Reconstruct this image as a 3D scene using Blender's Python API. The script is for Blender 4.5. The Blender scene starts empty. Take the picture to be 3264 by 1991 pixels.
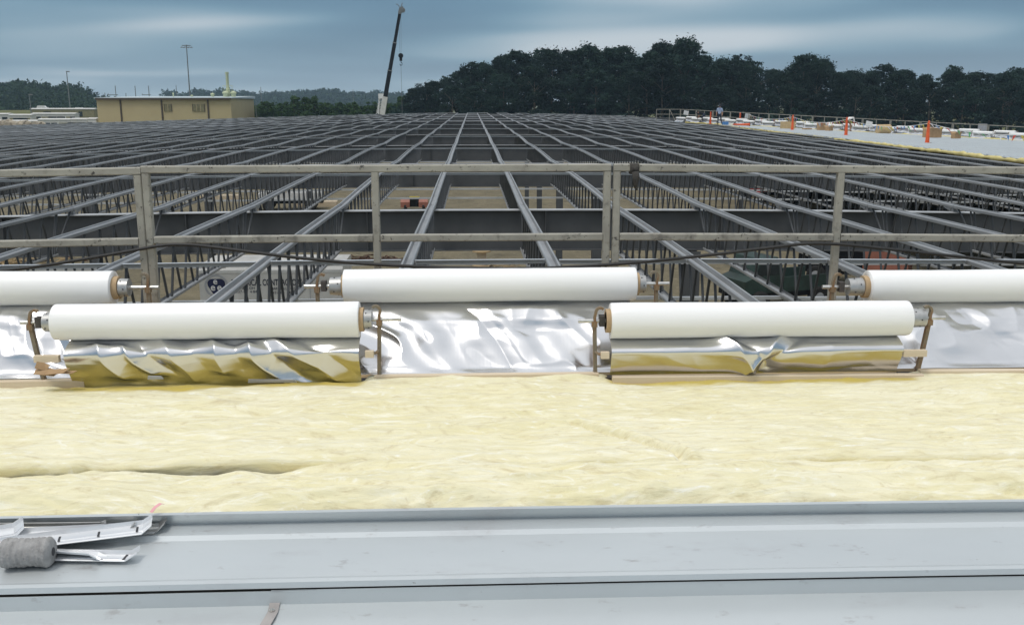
import bpy, bmesh, math, random
import numpy as np
from mathutils import Vector, Matrix

random.seed(7)
RNG = np.random.default_rng(7)
scene = bpy.context.scene
COL = scene.collection
R = math.radians

# ------------------------------------------------------------------ camera
F_PX, IMG_W, IMG_H = 3056.0, 3264.0, 1991.0
CAM_H = 1.68
PITCH = math.atan((IMG_H / 2 - 325.0) / F_PX)
YAW = math.atan((IMG_W / 2 - 1504.0) / F_PX * math.cos(PITCH))
cam_data = bpy.data.cameras.new('camera')
cam_data.sensor_width = 36.0
cam_data.lens = 36.0 * F_PX / IMG_W
cam_data.clip_start = 0.05
cam_data.clip_end = 6000.0
cam = bpy.data.objects.new('camera', cam_data)
cam.location = (0, 0, CAM_H)
cam.rotation_euler = (math.pi / 2 - PITCH, 0, -YAW)
COL.objects.link(cam)
scene.camera = cam

# ------------------------------------------------------------------ world, sun, exposure
SUN_EL, SUN_AZ = 66.0, 225.0      # azimuth clockwise from +Y: behind the camera, to the left
world = bpy.data.worlds.new('World')
scene.world = world
world.use_nodes = True
wt = world.node_tree
wt.nodes.clear()


def wnode(kind, **kw):
    n = wt.nodes.new(kind)
    for k, v in kw.items():
        setattr(n, k, v)
    return n


def wmath(op, a, b=None, clamp=False):
    n = wnode('ShaderNodeMath', operation=op, use_clamp=clamp)
    for i, x in enumerate((a, b)):
        if x is None:
            continue
        if isinstance(x, (int, float)):
            n.inputs[i].default_value = x
        else:
            wt.links.new(x, n.inputs[i])
    return n.outputs[0]


def wmix(fac, a, b, blend='MIX'):
    n = wnode('ShaderNodeMix', data_type='RGBA', blend_type=blend)
    for sock, x in ((n.inputs[0], fac), (n.inputs[6], a), (n.inputs[7], b)):
        if isinstance(x, (int, float)):
            sock.default_value = x
        elif isinstance(x, tuple):
            sock.default_value = (*x, 1.0)
        else:
            wt.links.new(x, sock)
    return n.outputs[2]


tc = wnode('ShaderNodeTexCoord')
sep = wnode('ShaderNodeSeparateXYZ')
wt.links.new(tc.outputs['Generated'], sep.inputs[0])
zc = wmath('MAXIMUM', sep.outputs['Z'], 0.0)
den = wmath('ADD', zc, 0.07)
comb = wnode('ShaderNodeCombineXYZ')
wt.links.new(wmath('DIVIDE', sep.outputs['X'], den), comb.inputs[0])
wt.links.new(wmath('DIVIDE', sep.outputs['Y'], den), comb.inputs[1])
sky = wnode('ShaderNodeTexSky', sky_type='NISHITA', sun_disc=False)
sky.sun_elevation = R(SUN_EL)
sky.sun_rotation = R(SUN_AZ)
sky.dust_density = 2.0


def wnoise(scale, detail, rough, off, dist=0.0):
    m = wnode('ShaderNodeMapping')
    m.inputs['Location'].default_value = off
    wt.links.new(comb.outputs[0], m.inputs[0])
    n = wnode('ShaderNodeTexNoise')
    n.inputs['Scale'].default_value = scale
    n.inputs['Detail'].default_value = detail
    n.inputs['Roughness'].default_value = rough
    n.inputs['Distortion'].default_value = dist
    wt.links.new(m.outputs[0], n.inputs['Vector'])
    return n.outputs['Fac']


def wramp(fac, stops):
    n = wnode('ShaderNodeValToRGB')
    n.color_ramp.interpolation = 'B_SPLINE'
    el = n.color_ramp.elements
    while len(el) < len(stops):
        el.new(0.5)
    for e, (p, c) in zip(el, stops):
        e.position = p
        e.color = (*(x / 10 for x in c), 1.0)
    wt.links.new(fac, n.inputs[0])
    k = wnode('ShaderNodeVectorMath', operation='SCALE')
    k.inputs['Scale'].default_value = 10.0
    wt.links.new(n.outputs[0], k.inputs[0])
    return k.outputs[0]


CLOUD_OFF = (3.1, 1.7, 0.0)
n1 = wnoise(0.33, 1.7, 0.45, CLOUD_OFF, 0.35)
# every colour below is ten times the picture value because Background runs at strength 0.1
cloud = wramp(n1, [(0.30, (.72, 1.55, 2.5)), (0.46, (1.1, 2.25, 3.35)), (0.56, (2.0, 3.4, 4.4)), (0.68, (6.4, 6.8, 7.2))])
hor = wmath('POWER', 2.718, wmath('MULTIPLY', zc, -27.0))
cloud = wmix(wmath('MULTIPLY', hor, 0.85), cloud, (4.6, 5.7, 6.4))
high = wmath('MULTIPLY', wmath('SUBTRACT', zc, 0.12), 2.2, clamp=True)
grey = wramp(wnoise(0.8, 3.0, 0.5, (0.3, 4.4, 0)), [(0.3, (4.6, 4.9, 5.2)), (0.7, (7.0, 7.15, 7.3))])
cloud = wmix(high, cloud, grey)
cie = wmath('ADD', 1.0, wmath('MULTIPLY', zc, 0.85))
cloud = wmix(1.0, cloud, cie, 'MULTIPLY')
final = wmix(0.88, sky.outputs[0], cloud)
bg = wnode('ShaderNodeBackground')
bg.inputs['Strength'].default_value = 0.1
wt.links.new(final, bg.inputs['Color'])
wo = wnode('ShaderNodeOutputWorld')
wt.links.new(bg.outputs[0], wo.inputs['Surface'])

sun_data = bpy.data.lights.new('sun', 'SUN')
sun_data.energy = 1.5
sun_data.angle = R(16)
sun_data.color = (1.0, 0.95, 0.88)
sun = bpy.data.objects.new('sun', sun_data)
sd = Vector((math.sin(R(SUN_AZ)) * math.cos(R(SUN_EL)), math.cos(R(SUN_AZ)) * math.cos(R(SUN_EL)), math.sin(R(SUN_EL))))
sun.rotation_euler = sd.to_track_quat('Z', 'Y').to_euler()
sun.location = (-20, -20, 60)
COL.objects.link(sun)

vs = scene.view_settings
vs.view_transform = 'Standard'
vs.look = 'None'
vs.exposure = 0.0
vs.gamma = 1.0
vs.use_curve_mapping = False
scene.cycles.use_denoising = True
scene.cycles.max_bounces = 6
scene.cycles.diffuse_bounces = 3
scene.cycles.glossy_bounces = 3
scene.cycles.transmission_bounces = 2
scene.cycles.volume_bounces = 0
scene.cycles.transparent_max_bounces = 6

# ------------------------------------------------------------------ picture geometry helpers (real depths, used once to place things)
_cy, _sy, _cp, _sp = math.cos(YAW), math.sin(YAW), math.cos(PITCH), math.sin(PITCH)
V_R = Vector((_cy, -_sy, 0))
V_F = Vector((_sy * _cp, _cy * _cp, -_sp))
V_U = Vector((_sy * _sp, _cy * _sp, _cp))
V_C = Vector((0, 0, CAM_H))


def ray(u, v):
    return V_F + V_R * ((u - IMG_W / 2) / F_PX) + V_U * ((IMG_H / 2 - v) / F_PX)


def at_y(u, v, y):
    d = ray(u, v)
    return V_C + d * (y / d.y)


def at_z(u, v, z):
    d = ray(u, v)
    return V_C + d * ((z - CAM_H) / d.z)


def on_cover(u, v):          # the sloping covered roof on the right: z = .31 - .03 x
    d = ray(u, v)
    return V_C + d * ((0.31 - CAM_H) / (d.z + 0.03 * d.x))


# ------------------------------------------------------------------ object helpers
def tag(o, label=None, cat=None, group=None, kind=None):
    if label:
        o['label'] = label
    if cat:
        o['category'] = cat
    if group:
        o['group'] = group
    if kind or cat:
        o['kind'] = kind or 'thing'
    return o


def empty(name, loc=(0, 0, 0), rz=0.0, parent=None):
    o = bpy.data.objects.new(name, None)
    o.location = loc
    o.rotation_euler = (0, 0, rz)
    o.empty_display_size = 0.2
    o.parent = parent
    COL.objects.link(o)
    return o


def link(name, me, parent=None, loc=(0, 0, 0), rot=(0, 0, 0), scale=(1, 1, 1)):
    o = bpy.data.objects.new(name, me)
    o.location = loc
    o.rotation_euler = rot
    o.scale = scale
    o.parent = parent
    COL.objects.link(o)
    return o


def copy_tree(o, parent=None):
    c = o.copy()
    COL.objects.link(c)
    c.parent = parent
    for ch in o.children:
        copy_tree(ch, c)
    return c


ORD = ['first', 'second', 'third', 'fourth', 'fifth', 'sixth', 'seventh', 'eighth', 'ninth', 'tenth', 'eleventh', 'twelfth',
       'thirteenth', 'fourteenth', 'fifteenth', 'sixteenth', 'seventeenth', 'eighteenth', 'nineteenth', 'twentieth']
_T = ['twenty', 'thirty', 'forty', 'fifty', 'sixty', 'seventy', 'eighty', 'ninety']
for _k in range(8):
    if _k:
        ORD.append(_T[_k][:-1] + 'ieth')
    for _j in range(9):
        ORD.append(_T[_k] + '-' + ORD[_j])


class MB:
    """collects faces; build() makes ONE mesh"""

    def __init__(self):
        self.v, self.f, self.m = [], [], []
        self.mi = 0

    def add(self, vs_, fs_):
        b = len(self.v)
        self.v += [tuple(p) for p in vs_]
        for fc in fs_:
            self.f.append(tuple(i + b for i in fc))
            self.m.append(self.mi)
        return self

    def box(self, c, s, M=None):
        x, y, z = s[0] / 2, s[1] / 2, s[2] / 2
        P = [Vector((sx * x, sy * y, sz * z)) for sz in (-1, 1) for sy in (-1, 1) for sx in (-1, 1)]
        if M is not None:
            P = [M @ p for p in P]
        c = Vector(c)
        return self.add([p + c for p in P], [(0, 2, 3, 1), (4, 5, 7, 6), (0, 1, 5, 4), (2, 6, 7, 3), (0, 4, 6, 2), (1, 3, 7, 5)])

    def bbox(self, x0, x1, y0, y1, z0, z1):
        return self.box(((x0 + x1) / 2, (y0 + y1) / 2, (z0 + z1) / 2), (x1 - x0, y1 - y0, z1 - z0))

    def tube(self, a, b, r0, r1=None, n=8, cap=True):
        a, b = Vector(a), Vector(b)
        r1 = r0 if r1 is None else r1
        d = (b - a).normalized()
        q = d.orthogonal().normalized()
        w = d.cross(q)
        P = []
        for c, r in ((a, r0), (b, r1)):
            for i in range(n):
                t = 2 * math.pi * (i + .5) / n
                P.append(c + (q * math.cos(t) + w * math.sin(t)) * r)
        F = [(i, (i + 1) % n, n + (i + 1) % n, n + i) for i in range(n)]
        if cap:
            F += [tuple(range(n - 1, -1, -1)), tuple(range(n, 2 * n))]
        return self.add(P, F)

    def sweep(self, pts, r, n=8, rect=None, up=(0, 0, 1), cap=True):
        """round (r may be a list) or rectangular (rect=(w,h)) section along a polyline"""
        pts = [Vector(p) for p in pts]
        P = []
        k = n if rect is None else 4
        for i, p in enumerate(pts):
            d = (pts[min(i + 1, len(pts) - 1)] - pts[max(i - 1, 0)]).normalized()
            s = d.cross(Vector(up))
            if s.length < 1e-4:
                s = d.orthogonal()
            s.normalize()
            t = s.cross(d).normalized()
            if rect is None:
                rr = r[i] if isinstance(r, (list, tuple)) else r
                for j in range(n):
                    a = 2 * math.pi * j / n
                    P.append(p + s * (math.cos(a) * rr) + t * (math.sin(a) * rr))
            else:
                w, h = rect[0] / 2, rect[1] / 2
                for a, b in ((-w, -h), (w, -h), (w, h), (-w, h)):
                    P.append(p + s * a + t * b)
        F = []
        for i in range(len(pts) - 1):
            for j in range(k):
                F.append((i * k + j, i * k + (j + 1) % k, (i + 1) * k + (j + 1) % k, (i + 1) * k + j))
        if cap:
            F += [tuple(range(k - 1, -1, -1)), tuple(range((len(pts) - 1) * k, len(pts) * k))]
        return self.add(P, F)

    def extrude(self, prof, x0, x1, n=1, axis='X', closed=False, zf=None):
        """profile (a,b) swept along an axis; zf(x) adds height"""
        P = []
        for i in range(n + 1):
            t = x0 + (x1 - x0) * i / n
            dz = zf(t) if zf else 0.0
            for a, b in prof:
                P.append((t, a, b + dz) if axis == 'X' else (a, t, b + dz))
        k = len(prof)
        F = []
        for i in range(n):
            for j in range(k if closed else k - 1):
                F.append((i * k + j, i * k + (j + 1) % k, (i + 1) * k + (j + 1) % k, (i + 1) * k + j))
        if closed:
            F += [tuple(range(k - 1, -1, -1)), tuple(range(n * k, n * k + k))]
        return self.add(P, F)

    def lathe(self, prof, n=24, axis='X', c=(0, 0, 0)):
        """profile (along axis, radius)"""
        P = []
        c = Vector(c)
        for a, r in prof:
            for i in range(n):
                t = 2 * math.pi * i / n
                s, q = math.cos(t) * r, math.sin(t) * r
                P.append(c + Vector((a, s, q) if axis == 'X' else ((s, q, a) if axis == 'Z' else (q, a, s))))
        F = []
        for i in range(len(prof) - 1):
            for j in range(n):
                F.append((i * n + j, i * n + (j + 1) % n, (i + 1) * n + (j + 1) % n, (i + 1) * n + j))
        if prof[0][1] > 1e-6:
            F.append(tuple(range(n - 1, -1, -1)))
        if prof[-1][1] > 1e-6:
            F.append(tuple(range((len(prof) - 1) * n, len(prof) * n)))
        return self.add(P, F)

    def mesh(self, name, mat, smooth=False, angle=None):
        me = bpy.data.meshes.new(name)
        me.from_pydata(self.v, [], self.f)
        mats = mat if isinstance(mat, (list, tuple)) else [mat]
        for m in mats:
            me.materials.append(m)
        if len(mats) > 1:
            me.polygons.foreach_set('material_index', self.m)
        bm = bmesh.new()
        bm.from_mesh(me)
        bmesh.ops.recalc_face_normals(bm, faces=bm.faces)
        bm.to_mesh(me)
        bm.free()
        if smooth:
            me.polygons.foreach_set('use_smooth', [True] * len(me.polygons))
            if angle is not None:
                me.set_sharp_from_angle(angle=R(angle))
        me.update()
        return me

    def build(self, name, mat, parent=None, loc=(0, 0, 0), rot=(0, 0, 0), smooth=False, angle=None):
        return link(name, self.mesh(name, mat, smooth, angle), parent, loc, rot)


def quads_mesh(name, P, mat, smooth=False):
    """P: (n,4,3) array of loose quads"""
    n = len(P)
    me = bpy.data.meshes.new(name)
    me.vertices.add(n * 4)
    me.vertices.foreach_set('co', np.ascontiguousarray(P, dtype=np.float32).reshape(-1))
    me.loops.add(n * 4)
    me.loops.foreach_set('vertex_index', np.arange(n * 4, dtype=np.int32))
    me.polygons.add(n)
    me.polygons.foreach_set('loop_start', np.arange(0, n * 4, 4, dtype=np.int32))
    me.polygons.foreach_set('loop_total', np.full(n, 4, dtype=np.int32))
    me.materials.append(mat)
    me.update(calc_edges=True)
    return me


def grid_mesh(name, X, Y, Z, mat, smooth=True):
    """regular grid of shape (a,b)"""
    a, b = X.shape
    me = bpy.data.meshes.new(name)
    me.vertices.add(a * b)
    me.vertices.foreach_set('co', np.stack([X, Y, Z], -1).astype(np.float32).reshape(-1))
    idx = np.arange(a * b).reshape(a, b)
    q = np.stack([idx[:-1, :-1], idx[1:, :-1], idx[1:, 1:], idx[:-1, 1:]], -1).reshape(-1, 4)
    n = len(q)
    me.loops.add(n * 4)
    me.loops.foreach_set('vertex_index', q.reshape(-1).astype(np.int32))
    me.polygons.add(n)
    me.polygons.foreach_set('loop_start', np.arange(0, n * 4, 4, dtype=np.int32))
    me.polygons.foreach_set('loop_total', np.full(n, 4, dtype=np.int32))
    if smooth:
        me.polygons.foreach_set('use_smooth', np.ones(n, dtype=bool))
    me.materials.append(mat)
    me.update(calc_edges=True)
    return me


_TAB = np.random.default_rng(3).random((256, 256))


def vnoise(x, y, seed=0):
    x = x + seed * 17.31
    y = y + seed * 9.77
    xi, yi = np.floor(x).astype(int), np.floor(y).astype(int)
    fx, fy = x - xi, y - yi
    fx = fx * fx * fx * (fx * (fx * 6 - 15) + 10)
    fy = fy * fy * fy * (fy * (fy * 6 - 15) + 10)
    g = lambda i, j: _TAB[i % 256, j % 256]
    a = g(xi, yi) * (1 - fx) + g(xi + 1, yi) * fx
    b = g(xi, yi + 1) * (1 - fx) + g(xi + 1, yi + 1) * fx
    return a * (1 - fy) + b * fy


def fbm(x, y, o=4, seed=0, gain=.5):
    t, a, s = 0, 1.0, 0
    for k in range(o):
        t = t + a * vnoise(x * 2 ** k, y * 2 ** k, seed + k)
        s += a
        a *= gain
    return t / s


# ------------------------------------------------------------------ materials
def material(name, c0, c1=None, rough=0.6, metal=0.0, scale=6.0, stretch=(1, 1, 1), bump=0.0, bump_scale=None, detail=5.0, spots=None,
             vary=0.0, spec=0.5, lo=0.35, hi=0.65, translucent=0.0, rough_var=0.0, bump_dist=0.02):
    m = bpy.data.materials.new(name)
    m.use_nodes = True
    nt = m.node_tree
    b = nt.nodes['Principled BSDF']
    b.inputs['Roughness'].default_value = rough
    b.inputs['Metallic'].default_value = metal
    b.inputs['Specular IOR Level'].default_value = spec
    L = nt.links.new
    tx = nt.nodes.new('ShaderNodeTexCoord')
    mp = nt.nodes.new('ShaderNodeMapping')
    mp.inputs['Scale'].default_value = stretch
    L(tx.outputs['Object'], mp.inputs[0])

    def noise(sc, det=detail, rgh=.55):
        n = nt.nodes.new('ShaderNodeTexNoise')
        n.inputs['Scale'].default_value = sc
        n.inputs['Detail'].default_value = det
        n.inputs['Roughness'].default_value = rgh
        L(mp.outputs[0], n.inputs['Vector'])
        return n.outputs['Fac']

    def mix(fac, a, c, blend='MIX'):
        n = nt.nodes.new('ShaderNodeMix')
        n.data_type = 'RGBA'
        n.blend_type = blend
        for sock, x in ((n.inputs[0], fac), (n.inputs[6], a), (n.inputs[7], c)):
            if isinstance(x, (int, float)):
                sock.default_value = x
            elif isinstance(x, tuple):
                sock.default_value = (*x, 1)
            else:
                L(x, sock)
        return n.outputs[2]

    def remap(x, a, c):
        n = nt.nodes.new('ShaderNodeMapRange')
        n.inputs[1].default_value = a
        n.inputs[2].default_value = c
        L(x, n.inputs[0])
        return n.outputs[0]

    c1 = c1 or tuple(x * 0.8 for x in c0)
    fac = noise(scale)
    col = mix(remap(fac, lo, hi), c0, c1)
    if spots:      # (colour, scale, low, high): stains with a shape of their own
        for sc_col, ss, a, c in (spots if isinstance(spots, list) else [spots]):
            col = mix(remap(noise(ss, 6.0, .65), a, c), col, sc_col)
    if vary:
        oi = nt.nodes.new('ShaderNodeObjectInfo')
        hv = nt.nodes.new('ShaderNodeHueSaturation')
        mr = nt.nodes.new('ShaderNodeMapRange')
        mr.inputs[3].default_value = 1 - vary
        mr.inputs[4].default_value = 1 + vary
        L(oi.outputs['Random'], mr.inputs[0])
        L(mr.outputs[0], hv.inputs['Value'])
        L(col, hv.inputs['Color'])
        col = hv.outputs[0]
    L(col, b.inputs['Base Color'])
    if rough_var:
        mr = nt.nodes.new('ShaderNodeMapRange')
        mr.inputs[3].default_value = rough - rough_var
        mr.inputs[4].default_value = rough + rough_var
        L(noise(scale * 2.3), mr.inputs[0])
        L(mr.outputs[0], b.inputs['Roughness'])
    if bump:
        bn = nt.nodes.new('ShaderNodeBump')
        bn.inputs['Strength'].default_value = bump
        bn.inputs['Distance'].default_value = bump_dist
        L(noise(bump_scale or scale * 3), bn.inputs['Height'])
        L(bn.outputs[0], b.inputs['Normal'])
    if translucent:
        tr = nt.nodes.new('ShaderNodeBsdfTranslucent')
        L(col, tr.inputs['Color'])
        ms = nt.nodes.new('ShaderNodeMixShader')
        ms.inputs[0].default_value = translucent
        out = nt.nodes['Material Output']
        L(b.outputs[0], ms.inputs[1])
        L(tr.outputs[0], ms.inputs[2])
        L(ms.outputs[0], out.inputs['Surface'])
    return m


M = {}
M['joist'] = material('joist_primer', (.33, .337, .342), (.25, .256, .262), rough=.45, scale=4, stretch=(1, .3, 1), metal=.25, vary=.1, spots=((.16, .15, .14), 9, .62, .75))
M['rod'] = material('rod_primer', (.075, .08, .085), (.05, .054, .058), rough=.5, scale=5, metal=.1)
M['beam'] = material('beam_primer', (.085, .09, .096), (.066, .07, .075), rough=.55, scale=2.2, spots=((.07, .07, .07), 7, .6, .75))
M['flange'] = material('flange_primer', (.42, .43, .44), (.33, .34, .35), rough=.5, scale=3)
M['angle'] = material('galvanised_angle', (.62, .64, .66), (.45, .47, .5), rough=.38, metal=.35, scale=5, stretch=(.3, 1, 1))
M['dirt'] = material('dirt', (.225, .195, .13), (.165, .145, .098), rough=.95, scale=.5, bump=.8, bump_scale=6, spots=[((.32, .28, .21), 3.5, .56, .72), ((.085, .075, .055), 1.1, .56, .72), ((.09, .08, .06), 9, .58, .7)], spec=.1)
M['litter'] = material('leaf_litter', (.028, .03, .018), (.02, .024, .014), rough=1, scale=.4, spec=.03)
M['grass'] = material('grass_field', (.10, .115, .045), (.15, .14, .06), rough=1, scale=.05, spec=.05, spots=((.08, .075, .04), .3, .55, .7))
M['panel'] = material('galvalume', (.578, .612, .622), (.528, .560, .571), rough=.40, metal=.38, scale=1.4, stretch=(.5, 1, 1), bump=.025, bump_scale=30, rough_var=.05,
                      spots=[((.47, .48, .49), 3.5, .55, .8), ((.40, .40, .40), 14, .62, .74), ((.26, .25, .24), 46, .70, .74)])
M['strap'] = material('tape_strap', (.40, .375, .36), (.32, .30, .29), rough=.6, scale=14, spots=((.2, .19, .19), 30, .62, .7))
M['gap'] = material('seam_shade_dark', (.02, .02, .022), rough=.8)  # near-black colour for the shade inside the open panel seam
M['white_pvc'] = material('white_facing', (.88, .875, .865), (.83, .825, .81), rough=.45, scale=1.4, stretch=(.25, 3, 3), bump=.05, bump_scale=9, spots=[((.66, .64, .60), 4, .60, .80), ((.5, .48, .44), 60, .70, .76)])
M['core'] = material('cardboard_core', (.50, .36, .21), (.40, .28, .16), rough=.85, scale=16)
M['alu'] = material('cast_aluminium', (.50, .50, .49), (.40, .40, .39), rough=.42, metal=.7, scale=22, spots=((.22, .21, .2), 40, .62, .72))
M['axle'] = material('steel_axle', (.70, .69, .66), (.5, .48, .45), rough=.3, metal=.8, scale=30)
M['rusty'] = material('rusty_stand', (.20, .185, .14), (.24, .15, .075), rough=.8, scale=22, stretch=(1, 1, .35), bump=.4, spots=[((.30, .13, .05), 30, .55, .68), ((.09, .075, .06), 44, .6, .7)])
M['block'] = material('dark_block', (.085, .07, .06), (.05, .045, .04), rough=.7, scale=20)
M['wood'] = material('pine_batten', (.66, .56, .42), (.58, .47, .33), rough=.75, scale=5, stretch=(.25, 3, 3), spots=((.42, .28, .15), 12, .66, .78))
M['rail'] = material('dirty_rail', (.37, .355, .30), (.29, .275, .235), rough=.62, scale=6, bump=.15, bump_scale=24, spots=[((.16, .15, .13), 9, .55, .72), ((.05, .045, .04), 30, .60, .68)])
M['rubber'] = material('black_rubber', (.028, .027, .026), (.02, .02, .02), rough=.55, scale=10)
M['card'] = material('cardboard', (.42, .28, .155), (.35, .225, .12), rough=.9, scale=6)
M['rag'] = material('dark_rag', (.075, .07, .062), (.05, .046, .042), rough=.95, scale=14, bump=.5)
M['zinc'] = material('zinc_clip', (.80, .81, .82), (.70, .71, .73), rough=.30, metal=.45, scale=9, stretch=(.4, 1, 1), bump=.03)
M['slot'] = material('slot_dark', (.05, .05, .055), rough=.8)
M['coil'] = material('coil_grey', (.34, .335, .33), (.24, .235, .23), rough=.85, scale=34, bump=.5, bump_scale=70, bump_dist=.004)
M['pink'] = material('pink_ribbon', (.85, .42, .45), rough=.6)
M['orange'] = material('orange_plastic', (.75, .12, .03), (.66, .10, .025), rough=.45, scale=3)
M['steel_dk'] = material('dark_steel', (.014, .015, .017), (.01, .011, .012), rough=.8, scale=2, spec=.15)
M['white'] = material('white_paint', (.74, .74, .73), (.66, .66, .65), rough=.45, scale=1.2, spots=((.5, .48, .45), 5, .62, .75))
M['offwhite'] = material('off_white_paint', (.62, .61, .58), (.52, .51, .48), rough=.55, scale=1.6, spots=((.36, .35, .33), 3.5, .6, .74))
M['navy'] = material('navy_print', (.012, .018, .07), rough=.5)
M['greyprint'] = material('grey_print', (.42, .43, .45), rough=.5)
M['ink'] = material('dark_print', (.02, .024, .05), rough=.5)
M['tan'] = material('tan_cladding', (.43, .36, .20), (.40, .33, .185), rough=.75, scale=.3, spots=((.43, .36, .2), .9, .55, .75))
M['brown_trim'] = material('brown_trim', (.075, .055, .035), rough=.6)
M['roof_blue'] = material('pale_roof', (.46, .52, .54), (.4, .46, .48), rough=.5, scale=.4)
M['louvre'] = material('louvre', (.26, .235, .13), (.2, .18, .1), rough=.7, scale=2)
M['vent'] = material('vent_green', (.52, .56, .36), (.44, .48, .32), rough=.6, scale=2)
M['glass'] = material('dark_glass', (.03, .04, .045), rough=.15)
M['pole'] = material('pole_grey', (.20, .21, .21), (.15, .16, .16), rough=.6, scale=2)
M['rock'] = material('pale_rock', (.40, .35, .27), (.28, .24, .18), rough=.95, scale=1.6, bump=.6, vary=.25)
M['leaf'] = material('leaf_dark', (.022, .044, .031), (.014, .032, .027), rough=.75, scale=.35, vary=.35, spec=.15, translucent=.22, spots=((.036, .046, .02), 1.4, .58, .72))
M['leaf_far'] = material('leaf_far', (.035, .062, .030), (.025, .045, .026), rough=.9, scale=.06, spec=.05, translucent=.2, spots=((.055, .072, .03), .2, .55, .7))
M['pine'] = material('pine_green', (.06, .105, .04), (.04, .075, .03), rough=.85, scale=.8, vary=.3, spec=.1, translucent=.2)
M['bark'] = material('bark', (.115, .095, .07), (.07, .058, .043), rough=.95, scale=3, stretch=(1, 1, .25), vary=.3)
M['skin'] = material('skin', (.42, .24, .16), (.38, .21, .14), rough=.6, scale=8)
M['shirt'] = material('pale_blue_shirt', (.36, .44, .60), (.30, .38, .54), rough=.9, scale=9)
M['jeans'] = material('dark_jeans', (.025, .035, .06), (.018, .025, .045), rough=.9, scale=9)
M['tshirt'] = material('white_shirt', (.75, .74, .72), (.64, .63, .61), rough=.9, scale=9)
M['khaki'] = material('brown_trousers', (.26, .14, .08), (.2, .11, .06), rough=.9, scale=9)
M['black_cloth'] = material('black_cloth', (.015, .016, .02), rough=.9)
M['hair'] = material('dark_cap', (.04, .045, .06), rough=.8)
M['yellow_wool'] = material('yellow_wool', (.66, .58, .28), (.58, .49, .20), rough=1, scale=3, bump=.8, spec=.05)
M['salmon'] = material('salmon_paint', (.40, .16, .11), (.33, .13, .09), rough=.5, scale=2)
M['red'] = material('red_paint', (.45, .03, .02), rough=.5)
M['green_dk'] = material('dark_green_paint', (.03, .06, .05), (.02, .035, .03), rough=.5, scale=2)
M['plywood'] = material('plywood', (.50, .37, .2), (.42, .3, .16), rough=.85, scale=4)
M['rust'] = material('rusty_scrap', (.12, .06, .035), (.08, .045, .03), rough=.9, scale=5)
M['tire'] = material('tyre', (.02, .02, .02), rough=.85)
for nm, cc in (('flag_red', (.62, .08, .05)), ('flag_yellow', (.75, .60, .08)), ('flag_blue', (.10, .28, .62)), ('flag_white', (.78, .78, .76)), ('flag_green', (.12, .45, .16))):
    M[nm] = material(nm, cc, rough=.5)


def wool_material():
    m = bpy.data.materials.new('glass_wool')
    m.use_nodes = True
    nt = m.node_tree
    L = nt.links.new
    b = nt.nodes['Principled BSDF']
    b.inputs['Roughness'].default_value = 1.0
    b.inputs['Specular IOR Level'].default_value = 0.05
    b.inputs['Sheen Weight'].default_value = 0.25
    tx = nt.nodes.new('ShaderNodeTexCoord')

    def noise(sc, stretch, det, rgh, dist):
        mp = nt.nodes.new('ShaderNodeMapping')
        mp.inputs['Scale'].default_value = stretch
        mp.inputs['Rotation'].default_value = (0, 0, 0.06)
        L(tx.outputs['Object'], mp.inputs[0])
        n = nt.nodes.new('ShaderNodeTexNoise')
        n.inputs['Scale'].default_value = sc
        n.inputs['Detail'].default_value = det
        n.inputs['Roughness'].default_value = rgh
        n.inputs['Distortion'].default_value = dist
        L(mp.outputs[0], n.inputs['Vector'])
        return n.outputs['Fac']

    def mixc(f, a, c):
        n = nt.nodes.new('ShaderNodeMix')
        n.data_type = 'RGBA'
        for s, x in ((n.inputs[0], f), (n.inputs[6], a), (n.inputs[7], c)):
            if isinstance(x, tuple):
                s.default_value = (*x, 1)
            else:
                L(x, s)
        return n.outputs[2]

    def rm(x, a, c):
        n = nt.nodes.new('ShaderNodeMapRange')
        n.inputs[1].default_value = a
        n.inputs[2].default_value = c
        L(x, n.inputs[0])
        return n.outputs[0]
    broad = noise(2.2, (.7, 1, 1), 4, .6, .3)
    fib = noise(9, (.33, 2.0, 1), 8, .68, 1.6)
    fine = noise(60, (.25, 2.2, 1), 6, .7, .8)
    c = mixc(rm(broad, .35, .65), (.795, .745, .53), (.74, .68, .42))
    c = mixc(rm(fib, .52, .72), c, (.86, .83, .68))
    c = mixc(rm(fib, .45, .25), c, (.62, .54, .32))
    whorl = noise(4.6, (.55, 1.5, 1), 9, .70, 3.6)
    c = mixc(rm(whorl, .46, .30), c, (.61, .53, .33))  # soft shading of the whorls put into the wool colour
    c = mixc(rm(whorl, .56, .70), c, (.88, .865, .77))
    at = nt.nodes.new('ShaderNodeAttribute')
    at.attribute_name = 'foil_gold_wool'
    c = mixc(at.outputs['Fac'], c, (.55, .43, .10))  # gold for the foil's reflection, painted onto the wool
    L(c, b.inputs['Base Color'])
    bn = nt.nodes.new('ShaderNodeBump')
    bn.inputs['Strength'].default_value = .6
    bn.inputs['Distance'].default_value = .012
    ad = nt.nodes.new('ShaderNodeMath')
    ad.operation = 'ADD'
    L(fib, ad.inputs[0])
    mu = nt.nodes.new('ShaderNodeMath')
    mu.operation = 'MULTIPLY'
    mu.inputs[1].default_value = .35
    L(fine, mu.inputs[0])
    L(mu.outputs[0], ad.inputs[1])
    L(ad.outputs[0], bn.inputs['Height'])
    L(bn.outputs[0], b.inputs['Normal'])
    return m


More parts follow.
